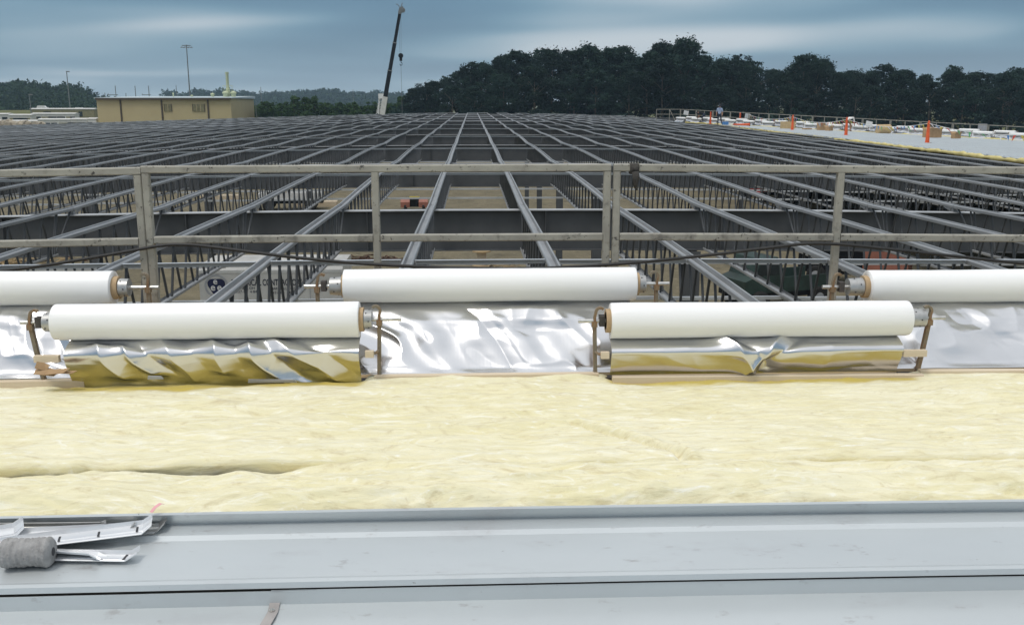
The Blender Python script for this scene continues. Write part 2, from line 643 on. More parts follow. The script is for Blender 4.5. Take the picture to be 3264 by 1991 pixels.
def foil_material():
    m = bpy.data.materials.new('reinforced_foil')
    m.use_nodes = True
    nt = m.node_tree
    L = nt.links.new
    b = nt.nodes['Principled BSDF']
    b.inputs['Base Color'].default_value = (.68, .68, .69, 1)
    b.inputs['Metallic'].default_value = 1.0
    b.inputs['Roughness'].default_value = .23
    tx = nt.nodes.new('ShaderNodeTexCoord')
    w = []
    for direction, sc in (('X', 95.0), ('Z', 70.0)):
        n = nt.nodes.new('ShaderNodeTexWave')
        n.bands_direction = direction
        n.inputs['Scale'].default_value = sc / 6.28
        n.inputs['Distortion'].default_value = .6
        L(tx.outputs['Object'], n.inputs['Vector'])
        w.append(n.outputs['Fac'])
    ad = nt.nodes.new('ShaderNodeMath')
    ad.operation = 'ADD'
    L(w[0], ad.inputs[0])
    L(w[1], ad.inputs[1])
    bn = nt.nodes.new('ShaderNodeBump')
    bn.inputs['Strength'].default_value = .018
    bn.inputs['Distance'].default_value = .002
    L(ad.outputs[0], bn.inputs['Height'])
    L(bn.outputs[0], b.inputs['Normal'])
    return m


M['wool'] = wool_material()
M['foil'] = foil_material()

# ------------------------------------------------------------------ ground and terrain
Z_G = -6.3


def roofz(x):
    return -0.031 * (math.sqrt((x - .07) ** 2 + 144.0) - 12.0)


mb = MB()
mb.add([(-2500, -200, Z_G), (2500, -200, Z_G), (2500, 3500, Z_G), (-2500, 3500, Z_G)], [(0, 1, 2, 3)])
tag(mb.build('ground', M['grass']), kind='structure')
mb = MB()
mb.add([(-110, -30, Z_G + .006), (60, -30, Z_G + .006), (60, 170, Z_G + .006), (-110, 170, Z_G + .006)], [(0, 1, 2, 3)])
tag(mb.build('dirt_floor', M['dirt']), kind='structure')

# a bank of rough grass that rises at the far left
gx, gy = np.meshgrid(np.linspace(-330, -60, 60), np.linspace(262, 700, 60), indexing='ij')
gz = Z_G - .3 + 4.2 * np.clip((gy - 270) / 55, 0, 1) ** .8 * np.clip((-62 - gx) / 40, 0, 1) + 1.2 * fbm(gx / 30, gy / 30, 3)
tag(link('grass_bank', grid_mesh('grass_bank', gx, gy, gz, M['grass'])), kind='structure')

# ------------------------------------------------------------------ steel frame
BAY, Y1 = 12.75, 16.45
FRAMES = [Y1 + BAY * k for k in range(-1, 12)]
JX0, JSP = -.688, 1.524
J_DEPTH = .72
frame_dz = [0, 0] + [random.uniform(-.02, .03) for _ in FRAMES[2:]]


def edge_x(y):          # where the covered roof begins on the right
    return 19.25 + (y - 33.1) * .0687


beam_segments = np.linspace(-92, 40, 34)
for k, y in enumerate(FRAMES):
    x0, x1 = -92.0, 40.0
    if k < 6:
        x0 = -10 - 7.2 * (k + 1)
        x1 = 12 + 8.0 * (k + 1)
    e = empty('roof_beam', (0, y, 0))
    where = 'hidden under the yellow insulation' if k == 0 else ('%s behind the guard rail' % ORD[k - 1])
    tag(e, 'long dark grey steel roof beam, %s' % where if k else 'long dark grey steel roof beam under the yellow insulation', 'beam', 'roof beams crossing the building')
    n = 24
    zz = lambda x: roofz(x) + frame_dz[k]
    web = MB()
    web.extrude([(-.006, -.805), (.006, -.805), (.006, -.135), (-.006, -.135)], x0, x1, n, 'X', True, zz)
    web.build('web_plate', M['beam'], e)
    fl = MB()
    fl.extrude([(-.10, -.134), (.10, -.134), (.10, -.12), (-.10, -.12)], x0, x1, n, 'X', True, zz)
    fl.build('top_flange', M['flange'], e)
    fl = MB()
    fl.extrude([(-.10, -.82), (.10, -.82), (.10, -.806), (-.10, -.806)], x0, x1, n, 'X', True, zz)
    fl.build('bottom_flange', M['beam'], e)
    if 1 <= k <= 4:
        sx = np.arange(-30, 20, 3.05) + .75
        me = None
        for s in sx:
            if not x0 < s < x1:
                continue
            if me is None:
                b_ = MB()
                b_.bbox(-.006, .006, -.09, -.008, -.80, -.14)
                me = b_.mesh('stiffener', M['beam'])
            link('stiffener', me, e, (s, 0, zz(s)))
    if k == 1:
        for s in (-2.95, 3.2, -.35):
            for j in range(3):
                b_ = MB()
                b_.tube((0, -.03, 0), (0, -.007, 0), .016, n=6)
                b_.build('bolt', M['steel_dk'], e, (s + j * .14, 0, zz(s) - .62))

# columns under the beams
b_ = MB()
b_.bbox(-.14, .14, -.15, -.136, Z_G, -.83)
b_.bbox(-.14, .14, .136, .15, Z_G, -.83)
b_.bbox(-.006, .006, -.135, .135, Z_G, -.83)
colmesh = b_.mesh('column', M['beam'])
b_ = MB()
b_.bbox(-.22, .22, -.22, .22, Z_G + .006, Z_G + .04)
basemesh = b_.mesh('base_plate', M['beam'])
for k in range(1, 6):
    for cx, cl in ((3.8, 'just right of the centre joists'), (-11.4, 'left of the centre joists'), (19.04, 'below the covered roof'), (-26.6, 'far left of the centre joists')):
        if k == 1 and abs(cx) > 15 or k == 2 and cx < -20:
            continue
        e = empty('column', (cx, FRAMES[k], 0))
        tag(e, 'dark steel column under the %s roof beam, %s' % (ORD[k - 1], cl), 'column', 'steel columns holding the beams')
        s = link('shaft', colmesh, e)
        s.location.z = roofz(cx) + frame_dz[k]
        link('base_plate', basemesh, e)

# joists: one per bay and line
SEG = 10


def camber(t):
    return .05 * 4 * t * (1 - t)


def chord_mesh(name, prof, z, y0, y1, mat):
    b = MB()
    pts = []
    k = len(prof)
    for i in range(SEG + 1):
        t = i / SEG
        y = y0 + (y1 - y0) * t
        pts += [(a, y, c + z + camber(y / BAY)) for a, c in prof]
    F = []
    for i in range(SEG):
        for j in range(k - 1):
            F.append((i * k + j, i * k + j + 1, (i + 1) * k + j + 1, (i + 1) * k + j))
    b.add(pts, F)
    return b.mesh(name, mat)


TOP_PROF = [(-.054, -.056), (-.065, -.048), (-.065, -.012), (-.055, 0), (-.038, 0), (-.028, -.042), (.028, -.042), (.038, 0), (.055, 0), (.065, -.012), (.065, -.048), (.054, -.056)]
BOT_PROF = [(.05, .045), (.058, .036), (.058, .008), (.048, 0), (.03, .0), (.024, .018), (-.024, .018), (-.03, 0), (-.048, 0), (-.058, .008), (-.058, .036), (-.05, .045)]
top_mesh = chord_mesh('top_chord', TOP_PROF, 0, 0, BAY - .012, M['joist'])
bot_mesh = chord_mesh('bottom_chord', BOT_PROF, -J_DEPTH, .75, BAY - .75, M['joist'])
NP_ = 23
rods = []
for i in range(NP_):
    ya, yb, ym = BAY * i / NP_ + .025, BAY * (i + 1) / NP_ - .025, BAY * (i + .5) / NP_
    for sgn, yt in ((-1, ya), (1, yb)):
        yb_ = ym + sgn * .02
        yb_ = min(max(yb_, .8), BAY - .8)
        rods.append(((sgn * .018, yt, -.05 + camber(yt / BAY)), (sgn * .018, yb_, -J_DEPTH + .03 + camber(yb_ / BAY))))
rod_meshes = []
for a, c in rods:
    b = MB()
    b.tube(a, c, .016, n=6, cap=False)
    rod_meshes.append(b.mesh('web_rod', M['rod'], smooth=True))
b = MB()
for a, c in rods:
    b.tube(a, c, .016, n=5, cap=False)
web_mesh = b.mesh('web', M['rod'], smooth=True)
b = MB()
b.add([(-.05, .10, -.06), (.05, .10, -.06), (.05, .10, -.118), (-.05, .10, -.118), (-.05, -.0, -.06), (.05, -.0, -.06), (.05, 0, -.118), (-.05, 0, -.118)],
      [(0, 1, 2, 3), (4, 7, 6, 5), (0, 3, 7, 4), (1, 5, 6, 2), (3, 2, 6, 7)])
b.add([(-.056, .10, -.02), (-.056, .10, -.118), (-.056, .34, -.07), (-.056, .34, -.02)], [(0, 1, 2, 3)])
b.add([(.056, .10, -.02), (.056, .10, -.118), (.056, .34, -.07), (.056, .34, -.02)], [(0, 1, 2, 3)])
seat_mesh = b.mesh('bearing_seat', M['joist'])

cands = []
far = []
for k in range(len(FRAMES) - 1):
    y0, y1 = FRAMES[k], FRAMES[k + 1]
    for i in range(-60, 16):
        x = JX0 + JSP * i
        if x > edge_x((y0 + y1) / 2) - .3 and k > 0:
            continue
        if x / y1 < -.53 - 1.6 / y1 or x / y1 > .62 + 1.6 / y1:
            continue
        (cands if k <= 7 else far).append((k, i, x, y0, y1))
print('joists', len(cands), len(far))
for k, i, x, y0, y1 in cands:
    z0, z1 = roofz(x) + frame_dz[k], roofz(x) + frame_dz[k + 1]
    e = empty('bar_joist', (x, y0, z0))
    e.rotation_euler = (math.atan2(z1 - z0, y1 - y0), 0, 0)
    side = '%s left' % ORD[-i] if i <= 0 else '%s right' % ORD[i - 1]
    tag(e, 'grey bar joist, %s of the centre line, %s bay from the railing' % (side, ORD[k]), 'joist', 'bar joists of the open roof')
    link('top_chord', top_mesh, e)
    link('bottom_chord', bot_mesh, e)
    link('bearing_seat', seat_mesh, e)
    if k <= 1 and abs(i) < 14:
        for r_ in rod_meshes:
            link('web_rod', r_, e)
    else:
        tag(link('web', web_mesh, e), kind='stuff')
# the joists too far off to pick apart: one mass of real geometry
b = MB()
SP = [(-.062, -.056), (-.062, 0), (-.03, 0), (-.03, -.03), (.03, -.03), (.03, 0), (.062, 0), (.062, -.056)]
for k, i, x, y0, y1 in far:
    z0, z1 = roofz(x) + frame_dz[k], roofz(x) + frame_dz[k + 1]
    P, F = [], []
    for s in range(4):
        t = s / 3
        P += [(x + a, y0 + (y1 - y0) * t, c + z0 + (z1 - z0) * t + camber(t)) for a, c in SP]
    for s in range(3):
        for j in range(len(SP) - 1):
            F.append((s * 8 + j, s * 8 + j + 1, s * 8 + 9 + j, s * 8 + 8 + j))
    b.add(P, F)
    b.add([(x - .05, y0 + .8, z0 - .70), (x + .05, y0 + .8, z0 - .70), (x + .05, y1 - .8, z1 - .70), (x - .05, y1 - .8, z1 - .70)], [(0, 1, 2, 3)])
b.mi = 1
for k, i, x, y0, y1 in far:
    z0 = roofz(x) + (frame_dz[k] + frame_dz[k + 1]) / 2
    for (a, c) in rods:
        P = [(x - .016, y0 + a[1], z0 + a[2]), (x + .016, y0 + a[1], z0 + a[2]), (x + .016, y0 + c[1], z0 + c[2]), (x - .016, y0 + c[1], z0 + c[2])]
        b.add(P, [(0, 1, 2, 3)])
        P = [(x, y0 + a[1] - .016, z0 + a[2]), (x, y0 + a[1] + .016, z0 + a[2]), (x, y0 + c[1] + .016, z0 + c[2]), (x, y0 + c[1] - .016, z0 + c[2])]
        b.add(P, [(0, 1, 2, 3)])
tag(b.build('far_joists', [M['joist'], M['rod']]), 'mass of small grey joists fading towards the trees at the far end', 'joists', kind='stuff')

# bridging angles across the joists
def angle_mesh(name, L_, s=.05, top=True):
    q = MB()
    q.extrude([(s / 2, -s), (s / 2, 0), (-s / 2, 0), (-s / 2, -.004), (s / 2 - .004, -.004), (s / 2 - .004, -s)] if top else
              [(-s / 2, 0), (-s / 2, s), (s / 2, s), (s / 2, s - .004), (-s / 2 + .004, s - .004), (-s / 2 + .004, 0)], -L_ / 2, L_ / 2, 1, 'X', True)
    return q.mesh(name, [M['angle']])


am = angle_mesh('angle', JSP - .15)
am_b = angle_mesh('angle', JSP * 1.02, .04, False)
for k in range(len(FRAMES) - 1):
    ym = FRAMES[k] + BAY / 2
    e = empty('bridging_row', (0, ym, 0))
    tag(e, 'pale row of bridging angles across the joists, %s row from the railing' % ORD[k], 'bridging', 'top bridging rows across the joists')
    lo = int((-.52 * ym - 2 - JX0) / JSP)
    hi = int((min(.61 * ym + 2, edge_x(ym) - 1.5) - JX0) / JSP)
    zf = frame_dz[k]
    if k < 6:
        for i in range(lo, hi):
            x = JX0 + JSP * (i + .5)
            if k > 1 and random.random() < .06:
                continue
            link('angle', am, e, (x, random.uniform(-.03, .03), roofz(x) + zf + camber(.5) - .004), (0, -.031 * x / math.sqrt(x * x + 144) * -1, random.uniform(-.012, .012)))
    else:
        q = MB()
        for i in range(lo, hi):
            x = JX0 + JSP * (i + .5)
            if random.random() < .2:
                continue
            z = roofz(x) + zf + camber(.5)
            q.box((x, random.uniform(-.2, .2), z - .02), (JSP - .15, .06, .05))
        tag(q.build('angle_run', M['angle'], e), kind='stuff')
for k in range(0, 4):
    for j, t in enumerate((.16, .36, .62, .84)):
        y = FRAMES[k] + BAY * t
        if y < 6.6:
            continue
        e = empty('lower_bridging_row', (0, y, 0))
        tag(e, 'thin bridging angles along the joist bottoms, %s row, %s bay from the railing' % (ORD[j], ORD[k]), 'bridging', 'bottom bridging rows')
        lo = int((-.52 * y - 2 - JX0) / JSP)
        hi = int((min(.61 * y + 2, edge_x(y) - 1.5) - JX0) / JSP)
        for i in range(lo, hi):
            x = JX0 + JSP * (i + .5)
            link('angle', am_b, e, (x, 0, roofz(x) + frame_dz[k] + camber(t) - J_DEPTH - .042))

# ------------------------------------------------------------------ foreground roof panels
def pz_y(v, z, u=1632):
    return at_z(u, v, z).y


ROLLED = roofz
YA = [pz_y(1620.6, .165), pz_y(1651, .112)]
profA = [(YA[0] + .030, .150), (YA[0] + .022, .165), (YA[0], .165), (YA[1] - .004, .120), (YA[1], .112),
         (pz_y(1685.7, .113), .113), (pz_y(1702.8, .103), .103), (pz_y(1829, .102) + .012, .102), (pz_y(1831.8, .114) + .006, .115), (pz_y(1839.5, .113), .113), (pz_y(1858, .094), .094)]
YB = pz_y(1863.5, .086)
profB = [(YB + .003, .0), (YB + .002, .085), (YB, .086), (YB + .002, .080), (pz_y(1893, .036), .036), (pz_y(1955, .020), .020), (pz_y(1955, .026) - .50, .020), (pz_y(1955, .026) - .53, .045), (pz_y(1955, .026) - .545, .045),
         (pz_y(1955, .026) - .56, .026)]
metal_roof = empty('metal_roof')
tag(metal_roof, kind='structure')
b = MB()
b.extrude(profA, -9, 9, 36, 'X', False, roofz)
b.build('roof_panel', M['panel'], metal_roof, smooth=True, angle=20)
XL = at_z(862, 1930, .04).x
b = MB()
b.extrude([(y, z - .003) for i, (y, z) in enumerate(profB)], -9, XL + .15, 20, 'X', False, roofz)
b.build('roof_panel', M['panel'], metal_roof, smooth=True, angle=20)
b = MB()
b.extrude(profB, XL, 9, 20, 'X', False, roofz)
b.build('roof_panel', M['panel'], metal_roof, smooth=True, angle=20)
yy = profB[-1][0]
for q in range(5):
    d = yy - .50 * q
    pr = [(d - .004, .040), (d - .012, .052), (d - .04, .052), (d - .05, .026), (d - .14, .022), (d - .49, .022), (d - .4955, .030)]
    b = MB()
    b.extrude(pr, -9, 9, 12, 'X', False, roofz)
    b.build('roof_panel', M['panel'], metal_roof, smooth=True, angle=20)
b = MB()
b.bbox(-9, 9, YB + .006, YB + .07, -.03, -.01)
tag(b.build('seam_shade_strip', M['gap']), 'dark strip painting the shade in the open seam between the nearest metal panels', 'shade strip')  # black strip added to paint the shade down in the seam
b = MB()
b.bbox(-9, 9, -4, 3.9, -.34, -.05)
tag(b.build('roof_underlay', M['beam']), kind='structure')

# the taped strap over the end lap
sp = [at_z(u_, v_, z_) + Vector((0, 0, .006)) for u_, v_, z_ in ((880, 1901, .036), (878, 1915, .033), (876, 1928, .029), (873, 1942, .025), (870, 1955, .022), (860, 1972, .021), (848, 1992, .021), (800, 2080, .021))]
e = empty('seam_strap', sp[2])
tag(e, 'bent grey metal strap screwed over the panel end lap', 'strap')
b = MB()
b.sweep([p - sp[2] for p in sp], 0, rect=(.034, .004))
b.build('strip', M['strap'], e)
b = MB()
b.lathe([(0, .010), (.003, .010), (.003, .006), (.007, .005), (.008, 0)], 12, 'Z')
b.build('screw', M['axle'], e, (sp[4] - sp[2]) + Vector((-.004, .006, .003)))

# ------------------------------------------------------------------ glass wool blankets
def blanket(name, x0, x1, ylo, yhi, zfun, nx, ny, seed, label, lip=False):
    xs = np.linspace(x0, x1, nx)
    t = np.linspace(0, 1, ny)
    X = np.repeat(xs[:, None], ny, 1)
    yl, yh = ylo(xs)[:, None], yhi(xs)[:, None]
    Y = yl + (yh - yl) * t[None, :]
    Z = zfun(X, Y, np.repeat(t[None, :], nx, 0), yl, yh)
    Z = Z + np.vectorize(roofz)(xs)[:, None]
    if lip:
        k_ = 9                                       # the cut face hangs over a little
        op = np.clip((-.35 - xs) / .6, 0, 1)[:, None]
        p_ = (np.arange(k_) / k_)[None, :]
        ztop = Z[:, k_:k_ + 1]
        Z[:, :k_] = .03 + (ztop - .03) * p_ ** .8
        Y[:, :k_] = yl + .018 * (1 - p_) * op + .006 * (fbm(X[:, :k_] * 9, p_ * 3 + 0 * X[:, :k_], 2, 77) - .5)
    o = link(name, grid_mesh(name, X, Y, Z, M['wool']))
    if lip:        # wool's yellow rim deepened in the colour so the front foil reflects gold
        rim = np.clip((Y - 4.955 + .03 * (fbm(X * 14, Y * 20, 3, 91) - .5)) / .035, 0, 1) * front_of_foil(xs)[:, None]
        o.data.attributes.new('foil_gold_wool', 'FLOAT', 'POINT').data.foreach_set('value', rim.astype(np.float32).reshape(-1))
    tag(o, label, 'insulation', 'yellow insulation blankets')
    return o, xs, (X, Y, Z)


def fibre_relief(X, Y, s):
    wx = X + .12 * (fbm(X * 3, Y * 5, 3, s + 40) - .5)
    wy = Y + .10 * (fbm(X * 2.2, Y * 3.5, 3, s + 50) - .5)
    a = fbm(wx * 3.0, wy * 13, 4, s, .55)
    c = fbm(wx * 9 + wy * 2, wy * 34, 3, s + 9, .55)
    ridg = 1 - np.abs(2 * fbm(wx * 2.2 + wy, wy * 8 - wx * .6, 4, s + 20) - 1)
    broad = fbm(X * 1.1, Y * 1.6, 3, s + 30)
    return .036 * (a - .5) + .009 * (c - .5) + .030 * (ridg - .75) + .05 * (broad - .5)


Y_CUT = 3.93


def cut(xs):
    return Y_CUT - .012 * np.sin(xs * 1.7) + .02 * (fbm(xs * 2, xs * 0, 2, 4) - .5) - .02 * np.clip(xs + .7, 0, 1)


def z_far(X, Y, t, yl, yh):
    Z = .165 + fibre_relief(X, Y, 1) * .8 + .024 * np.clip((Y - 4.6) / .4, 0, 1)
    d = Y - yl
    open_ = np.clip((-.35 - X) / .6, 0, 1)
    Z = Z + .022 * open_ * np.exp(-(d / .2) ** 2) - (1 - open_) * .012 * np.exp(-(d / .03) ** 2)
    e_ = np.clip((yh - Y) / .075, 0, 1)
    Z = Z - .15 * (1 - e_ ** .7)
    Z = Z - .14 * np.maximum(0, Y - 4.955) * front_of_foil(X)
    # the long diagonal crease
    a, c = at_z(1800, 1335, .17), at_z(2240, 1462, .17)
    L_ = math.hypot(c.x - a.x, c.y - a.y)
    ux, uy = (c.x - a.x) / L_, (c.y - a.y) / L_
    s_ = (X - a.x) * ux + (Y - a.y) * uy
    n_ = -(X - a.x) * uy + (Y - a.y) * ux + .012 * np.sin(s_ * 9)
    w = np.clip(s_ / .08, 0, 1) * np.clip((L_ - s_) / .1, 0, 1)
    Z = Z - .038 * w * np.exp(-(n_ / .017) ** 2) + .018 * w * np.exp(-((n_ - .04) / .03) ** 2)
    return Z


def z_near(X, Y, t, yl, yh):
    Z = .160 + fibre_relief(X, Y, 5) * 1.25
    Z = Z + .028 * np.sin(np.clip((Y - 3.45) / .45, 0, 1) * math.pi) * (.4 + fbm(X * 1.5, Y * 0, 3, 8))
    open_ = np.clip((-.45 - X) / .7, 0, 1)
    d = yh - Y
    Z = Z - .018 * np.exp(-(np.maximum(d, 0) / .04) ** 2) - .040 * open_ * np.exp(-(np.maximum(d, 0) / .28) ** 2)
    Z = Z - .09 * (1 - np.clip((Y - yl) / .12, 0, 1) ** .6)
    return Z


def front_of_foil(xs):
    st = lambda a: 1 / (1 + np.exp(-(xs - a) / .012))
    return st(-2.24) - st(-.60) + st(.74) - st(2.44)


def FAR_EDGE(xs):
    return 5.24 - .02 * xs + .022 * (fbm(xs * 6, xs * 0, 3, 6) - .5)


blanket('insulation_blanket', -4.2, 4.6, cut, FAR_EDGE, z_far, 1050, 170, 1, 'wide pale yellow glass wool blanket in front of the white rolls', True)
NEAR_FAR = lambda xs: cut(xs) + .012 - .028 * np.clip((-.45 - xs) / .7, 0, 1) * (1 + .5 * np.sin(xs * 4))
blanket('insulation_blanket', -4.2, 4.6, lambda xs: YA[1] + .012 + 0 * xs, NEAR_FAR, z_near, 1050, 75, 2, 'narrow tousled yellow glass wool blanket against the metal roof panel')

# loose fibre wisps on the wool
wq = []
for _ in range(300):
    x = random.uniform(-3.6, 4.0)
    y = random.uniform(4.03, 5.1)
    z = .172 + roofz(x) + random.uniform(-.012, .004)
    a = random.gauss(0, .35) if y > 3.95 else random.uniform(-1.4, 1.4)
    L_ = random.uniform(.03, .10)
    cur = random.uniform(-6, 6)
    wd = random.uniform(.0007, .0016)
    px, py = x, y
    prev = None
    for s in range(6):
        t = s / 5
        lift = .006 * math.sin(math.pi * t)
        w_ = wd * (1 - abs(2 * t - 1) * .7)
        nx_, ny_ = -math.sin(a), math.cos(a)
        cu = (Vector((px - nx_ * w_, py - ny_ * w_, z + lift)), Vector((px + nx_ * w_, py + ny_ * w_, z + lift + .001)))
        if prev:
            wq.append([prev[0], prev[1], cu[1], cu[0]])
        prev = cu
        px += math.cos(a) * L_ / 5
        py += math.sin(a) * L_ / 5
        a += cur * L_ / 5
wis = link('fibre_wisps', quads_mesh('fibre_wisps', np.array([[tuple(p) for p in q] for q in wq]), material('wisp', (.84, .80, .60), (.80, .74, .50), rough=1, scale=8, spec=.05)))
tag(wis, 'fine loose fibres lying on the yellow insulation', 'fibres', kind='stuff')
b = MB()
p0 = at_z(492, 1622, .19)
b.sweep([p0 + Vector(q) for q in ((-.012, -.004, -.01), (0, .01, .004), (.014, .03, .010), (.02, .04, .004))], 0, rect=(.016, .001))
tag(b.build('pink_ribbon', M['pink']), 'tiny pink ribbon scrap at the edge of the wool', 'ribbon')

# ------------------------------------------------------------------ rolls of foil-backed facing
def foil_sheet(x0, x1, prof, folds, nx, seed, parent, name='hanging_sheet', loc=(0, 0, 0), bulge=.03, crumple=0.0):
    """prof: list of (y,z) from the roll down to the batten; folds: (s0, slope, width, depth, h0, h1)"""
    # resample the profile smoothly
    P = np.array(prof)
    d = np.concatenate([[0], np.cumsum(np.hypot(*np.diff(P, axis=0).T))])
    nh = 70
    h = np.linspace(0, d[-1], nh)
    py, pz = np.interp(h, d, P[:, 0]), np.interp(h, d, P[:, 1])
    kern = np.ones(5) / 5
    py[2:-2] = np.convolve(py, kern, 'valid')
    pz[2:-2] = np.convolve(pz, kern, 'valid')
    ty, tz = np.gradient(py), np.gradient(pz)
    ln = np.hypot(ty, tz)
    ny_, nz_ = tz / ln, -ty / ln          # facing the camera (-y) for a sheet that runs down
    xs = np.linspace(x0, x1, nx)
    S, H = np.meshgrid(xs, h / d[-1], indexing='ij')
    D = .004 * (fbm(S * 4, H * 2, 3, seed) - .5)
    for s0, sl, w, dep, h0, h1 in folds:
        q = (S - s0 - sl * (H - .3) - .02 * np.sin(H * 5 + s0 * 9)) / (w * (1.15 - .3 * H))
        prf = np.exp(-np.abs(q) ** 1.05) - .55 * np.exp(-np.abs((q - 1.5) / .9) ** 1.4)
        D = D + dep * prf * np.clip((H - h0) / .12, 0, 1) * np.clip((h1 - H) / .12, 0, 1)
    if crumple:
        cw = S + .25 * (fbm(S * 2, H * 2, 2, seed + 70) - .5) - .30 * H
        rd = 1 - np.abs(2 * fbm(cw * 3.2, H * 1.5 + S * .4, 2, seed + 60) - 1)
        D = D + crumple * (np.clip(rd, .55, 1) - .7) * np.clip((H - .2) / .2, 0, 1)
    D = D + bulge * (fbm(S * 1.7 - H * .8, H * 1.6, 2, seed + 5) - .5) * np.clip((H - .35) / .2, 0, 1)
    D = D * np.clip(H / .08, 0, 1) * np.clip((1.0 - H) / .10, .12, 1)
    X = S
    Y = py[None, :] + ny_[None, :] * D
    Z = pz[None, :] + nz_[None, :] * D
    zr = np.vectorize(roofz)(xs)[:, None]
    o = link(name, grid_mesh(name, X, Y, Z + zr, M['foil']), parent, loc)
    return o


def stand_mesh(h, lean, hook_dir):
    """hooked post: origin at axle height"""
    q = MB()
    q.sweep([(lean, .004, -h), (lean * .45, .0, -h * .5), (0, 0, -.012)], 0, rect=(.020, .026), up=(0, 1, 0))
    hk = []
    for i in range(9):
        a = math.pi * i / 8
        hk.append((0.006 + hook_dir * .0 + .024 * (1 - math.cos(a)) * hook_dir, -.004, .045 + .024 * math.sin(a) * 1.1))
    q.sweep([(0, -.004, -.03), (0, -.004, .02)] + hk[:7], 0, rect=(.014, .022), up=(0, 1, 0))
    q.box((0, -.002, -.020), (.030, .036, .03))
    return q


def make_roll(xa, xb, y, z, ends, label, front):
    """ends: per side (hub length, stand offset, axle end, has block); side -1 and +1"""
    xm = (xa + xb) / 2
    zr = roofz(xm)
    r = .098 if front else .097
    e = empty('facing_roll', (xm, y, z + zr))
    tag(e, label, 'roll', 'rolls of white facing on the insulation carriage')
    hl = (xb - xa) / 2
    q = MB()
    rg = random.Random(int(xa * 100) + 500)
    ends_ = [(.004, .058), (.002, .066), (.005, .067), (.001, .074), (.004, .075), (.0, .082), (.003, .083), (.001, r * .93), (.004, r * .935), (.003, r * .985)]
    body = []
    nb = 26
    for i in range(nb + 1):
        t = i / nb
        body.append((-hl + .012 + (2 * hl - .024) * t, r + .0012 * math.sin(t * 9 + xa) + rg.uniform(-.0006, .0006)))
    q.lathe([(-hl + a_, r_) for a_, r_ in ends_] + body + [(hl - a_, r_) for a_, r_ in reversed(ends_)], 56)
    q.build('wound_sheet', M['white_pvc'], e, smooth=True, angle=30)
    for side, (hub, so, ax, blk, core) in zip((-1, 1), ends):
        if hub is None:
            continue
        q = MB()
        q.lathe([(0, .066), (core, .066), (core, .048), (0, .048)], 32)
        q.build('cardboard_core', M['core'], e, (side * (hl - .004) if side > 0 else -hl - core + .004, 0, 0), smooth=True, angle=40)
        if hub > 0:
            q = MB()
            q.lathe([(0, .02), (0, .050), (hub, .054), (hub, .05), (hub + .012, .05)], 28)
            for j in range(7):
                a = j * .9
                q.mi = 1
                q.tube((hub * .4 + (j % 2) * hub * .35, math.cos(a) * .0525, math.sin(a) * .0525), (hub * .4 + (j % 2) * hub * .35, math.cos(a) * .0545, math.sin(a) * .0545), .0045, n=6)
                q.mi = 0
            o = q.build('hub', [M['alu'], M['slot']], e, (side * (hl + core + hub) if side < 0 else hl + core, 0, 0), smooth=True, angle=40)
            if side > 0:
                o.rotation_euler = (0, 0, math.pi)
                o.location.x = hl + core + hub
            else:
                o.location.x = -hl - core - hub
        q = MB()
        q.tube((side * (hl - .05), 0, 0), (side * (hl + ax), 0, 0), .0115, n=12)
        q.build('axle', M['axle'], e, smooth=True, angle=40)
        if blk:
            q = MB()
            q.box((side * (hl + blk), 0, .002), (.030, .052, .058))
            q.build('collar_block', M['block'], e)
    return e


YF, YK = 5.13, 5.50
ZB = .20
rolls = [
    # xa, xb, y, z, ends, label, front
    (-2.25, -.62, YF, .525, ((.045, .135, .185, .085, .012), (.040, .105, .225, 0, .026)), 'white roll of foil facing in front, left, over crumpled gold-reflecting foil', True),
    (.75, 2.42, YF, .505, ((0, .085, .175, .045, .028), (.085, .125, .215, 0, .010)), 'white roll of foil facing in front, right, over gold-reflecting foil', True),
    (-3.72, -2.06, YK, .650, ((None,) * 5, (.050, .19, .25, 0, .034)), 'white roll of foil facing behind, cut off at the left edge', False),
    (-.75, .95, YK, .638, ((.065, .155, .23, .115, .014), (.035, .125, .20, 0, .022)), 'white roll of foil facing behind, in the middle, over silver foil', False),
    (2.33, 3.99, YK, .622, ((.085, .205, .265, .155, .030), (None,) * 5), 'white roll of foil facing behind, cut off at the right edge', False),
]
names5 = ['front left', 'front right', 'rear left', 'rear middle', 'rear right']
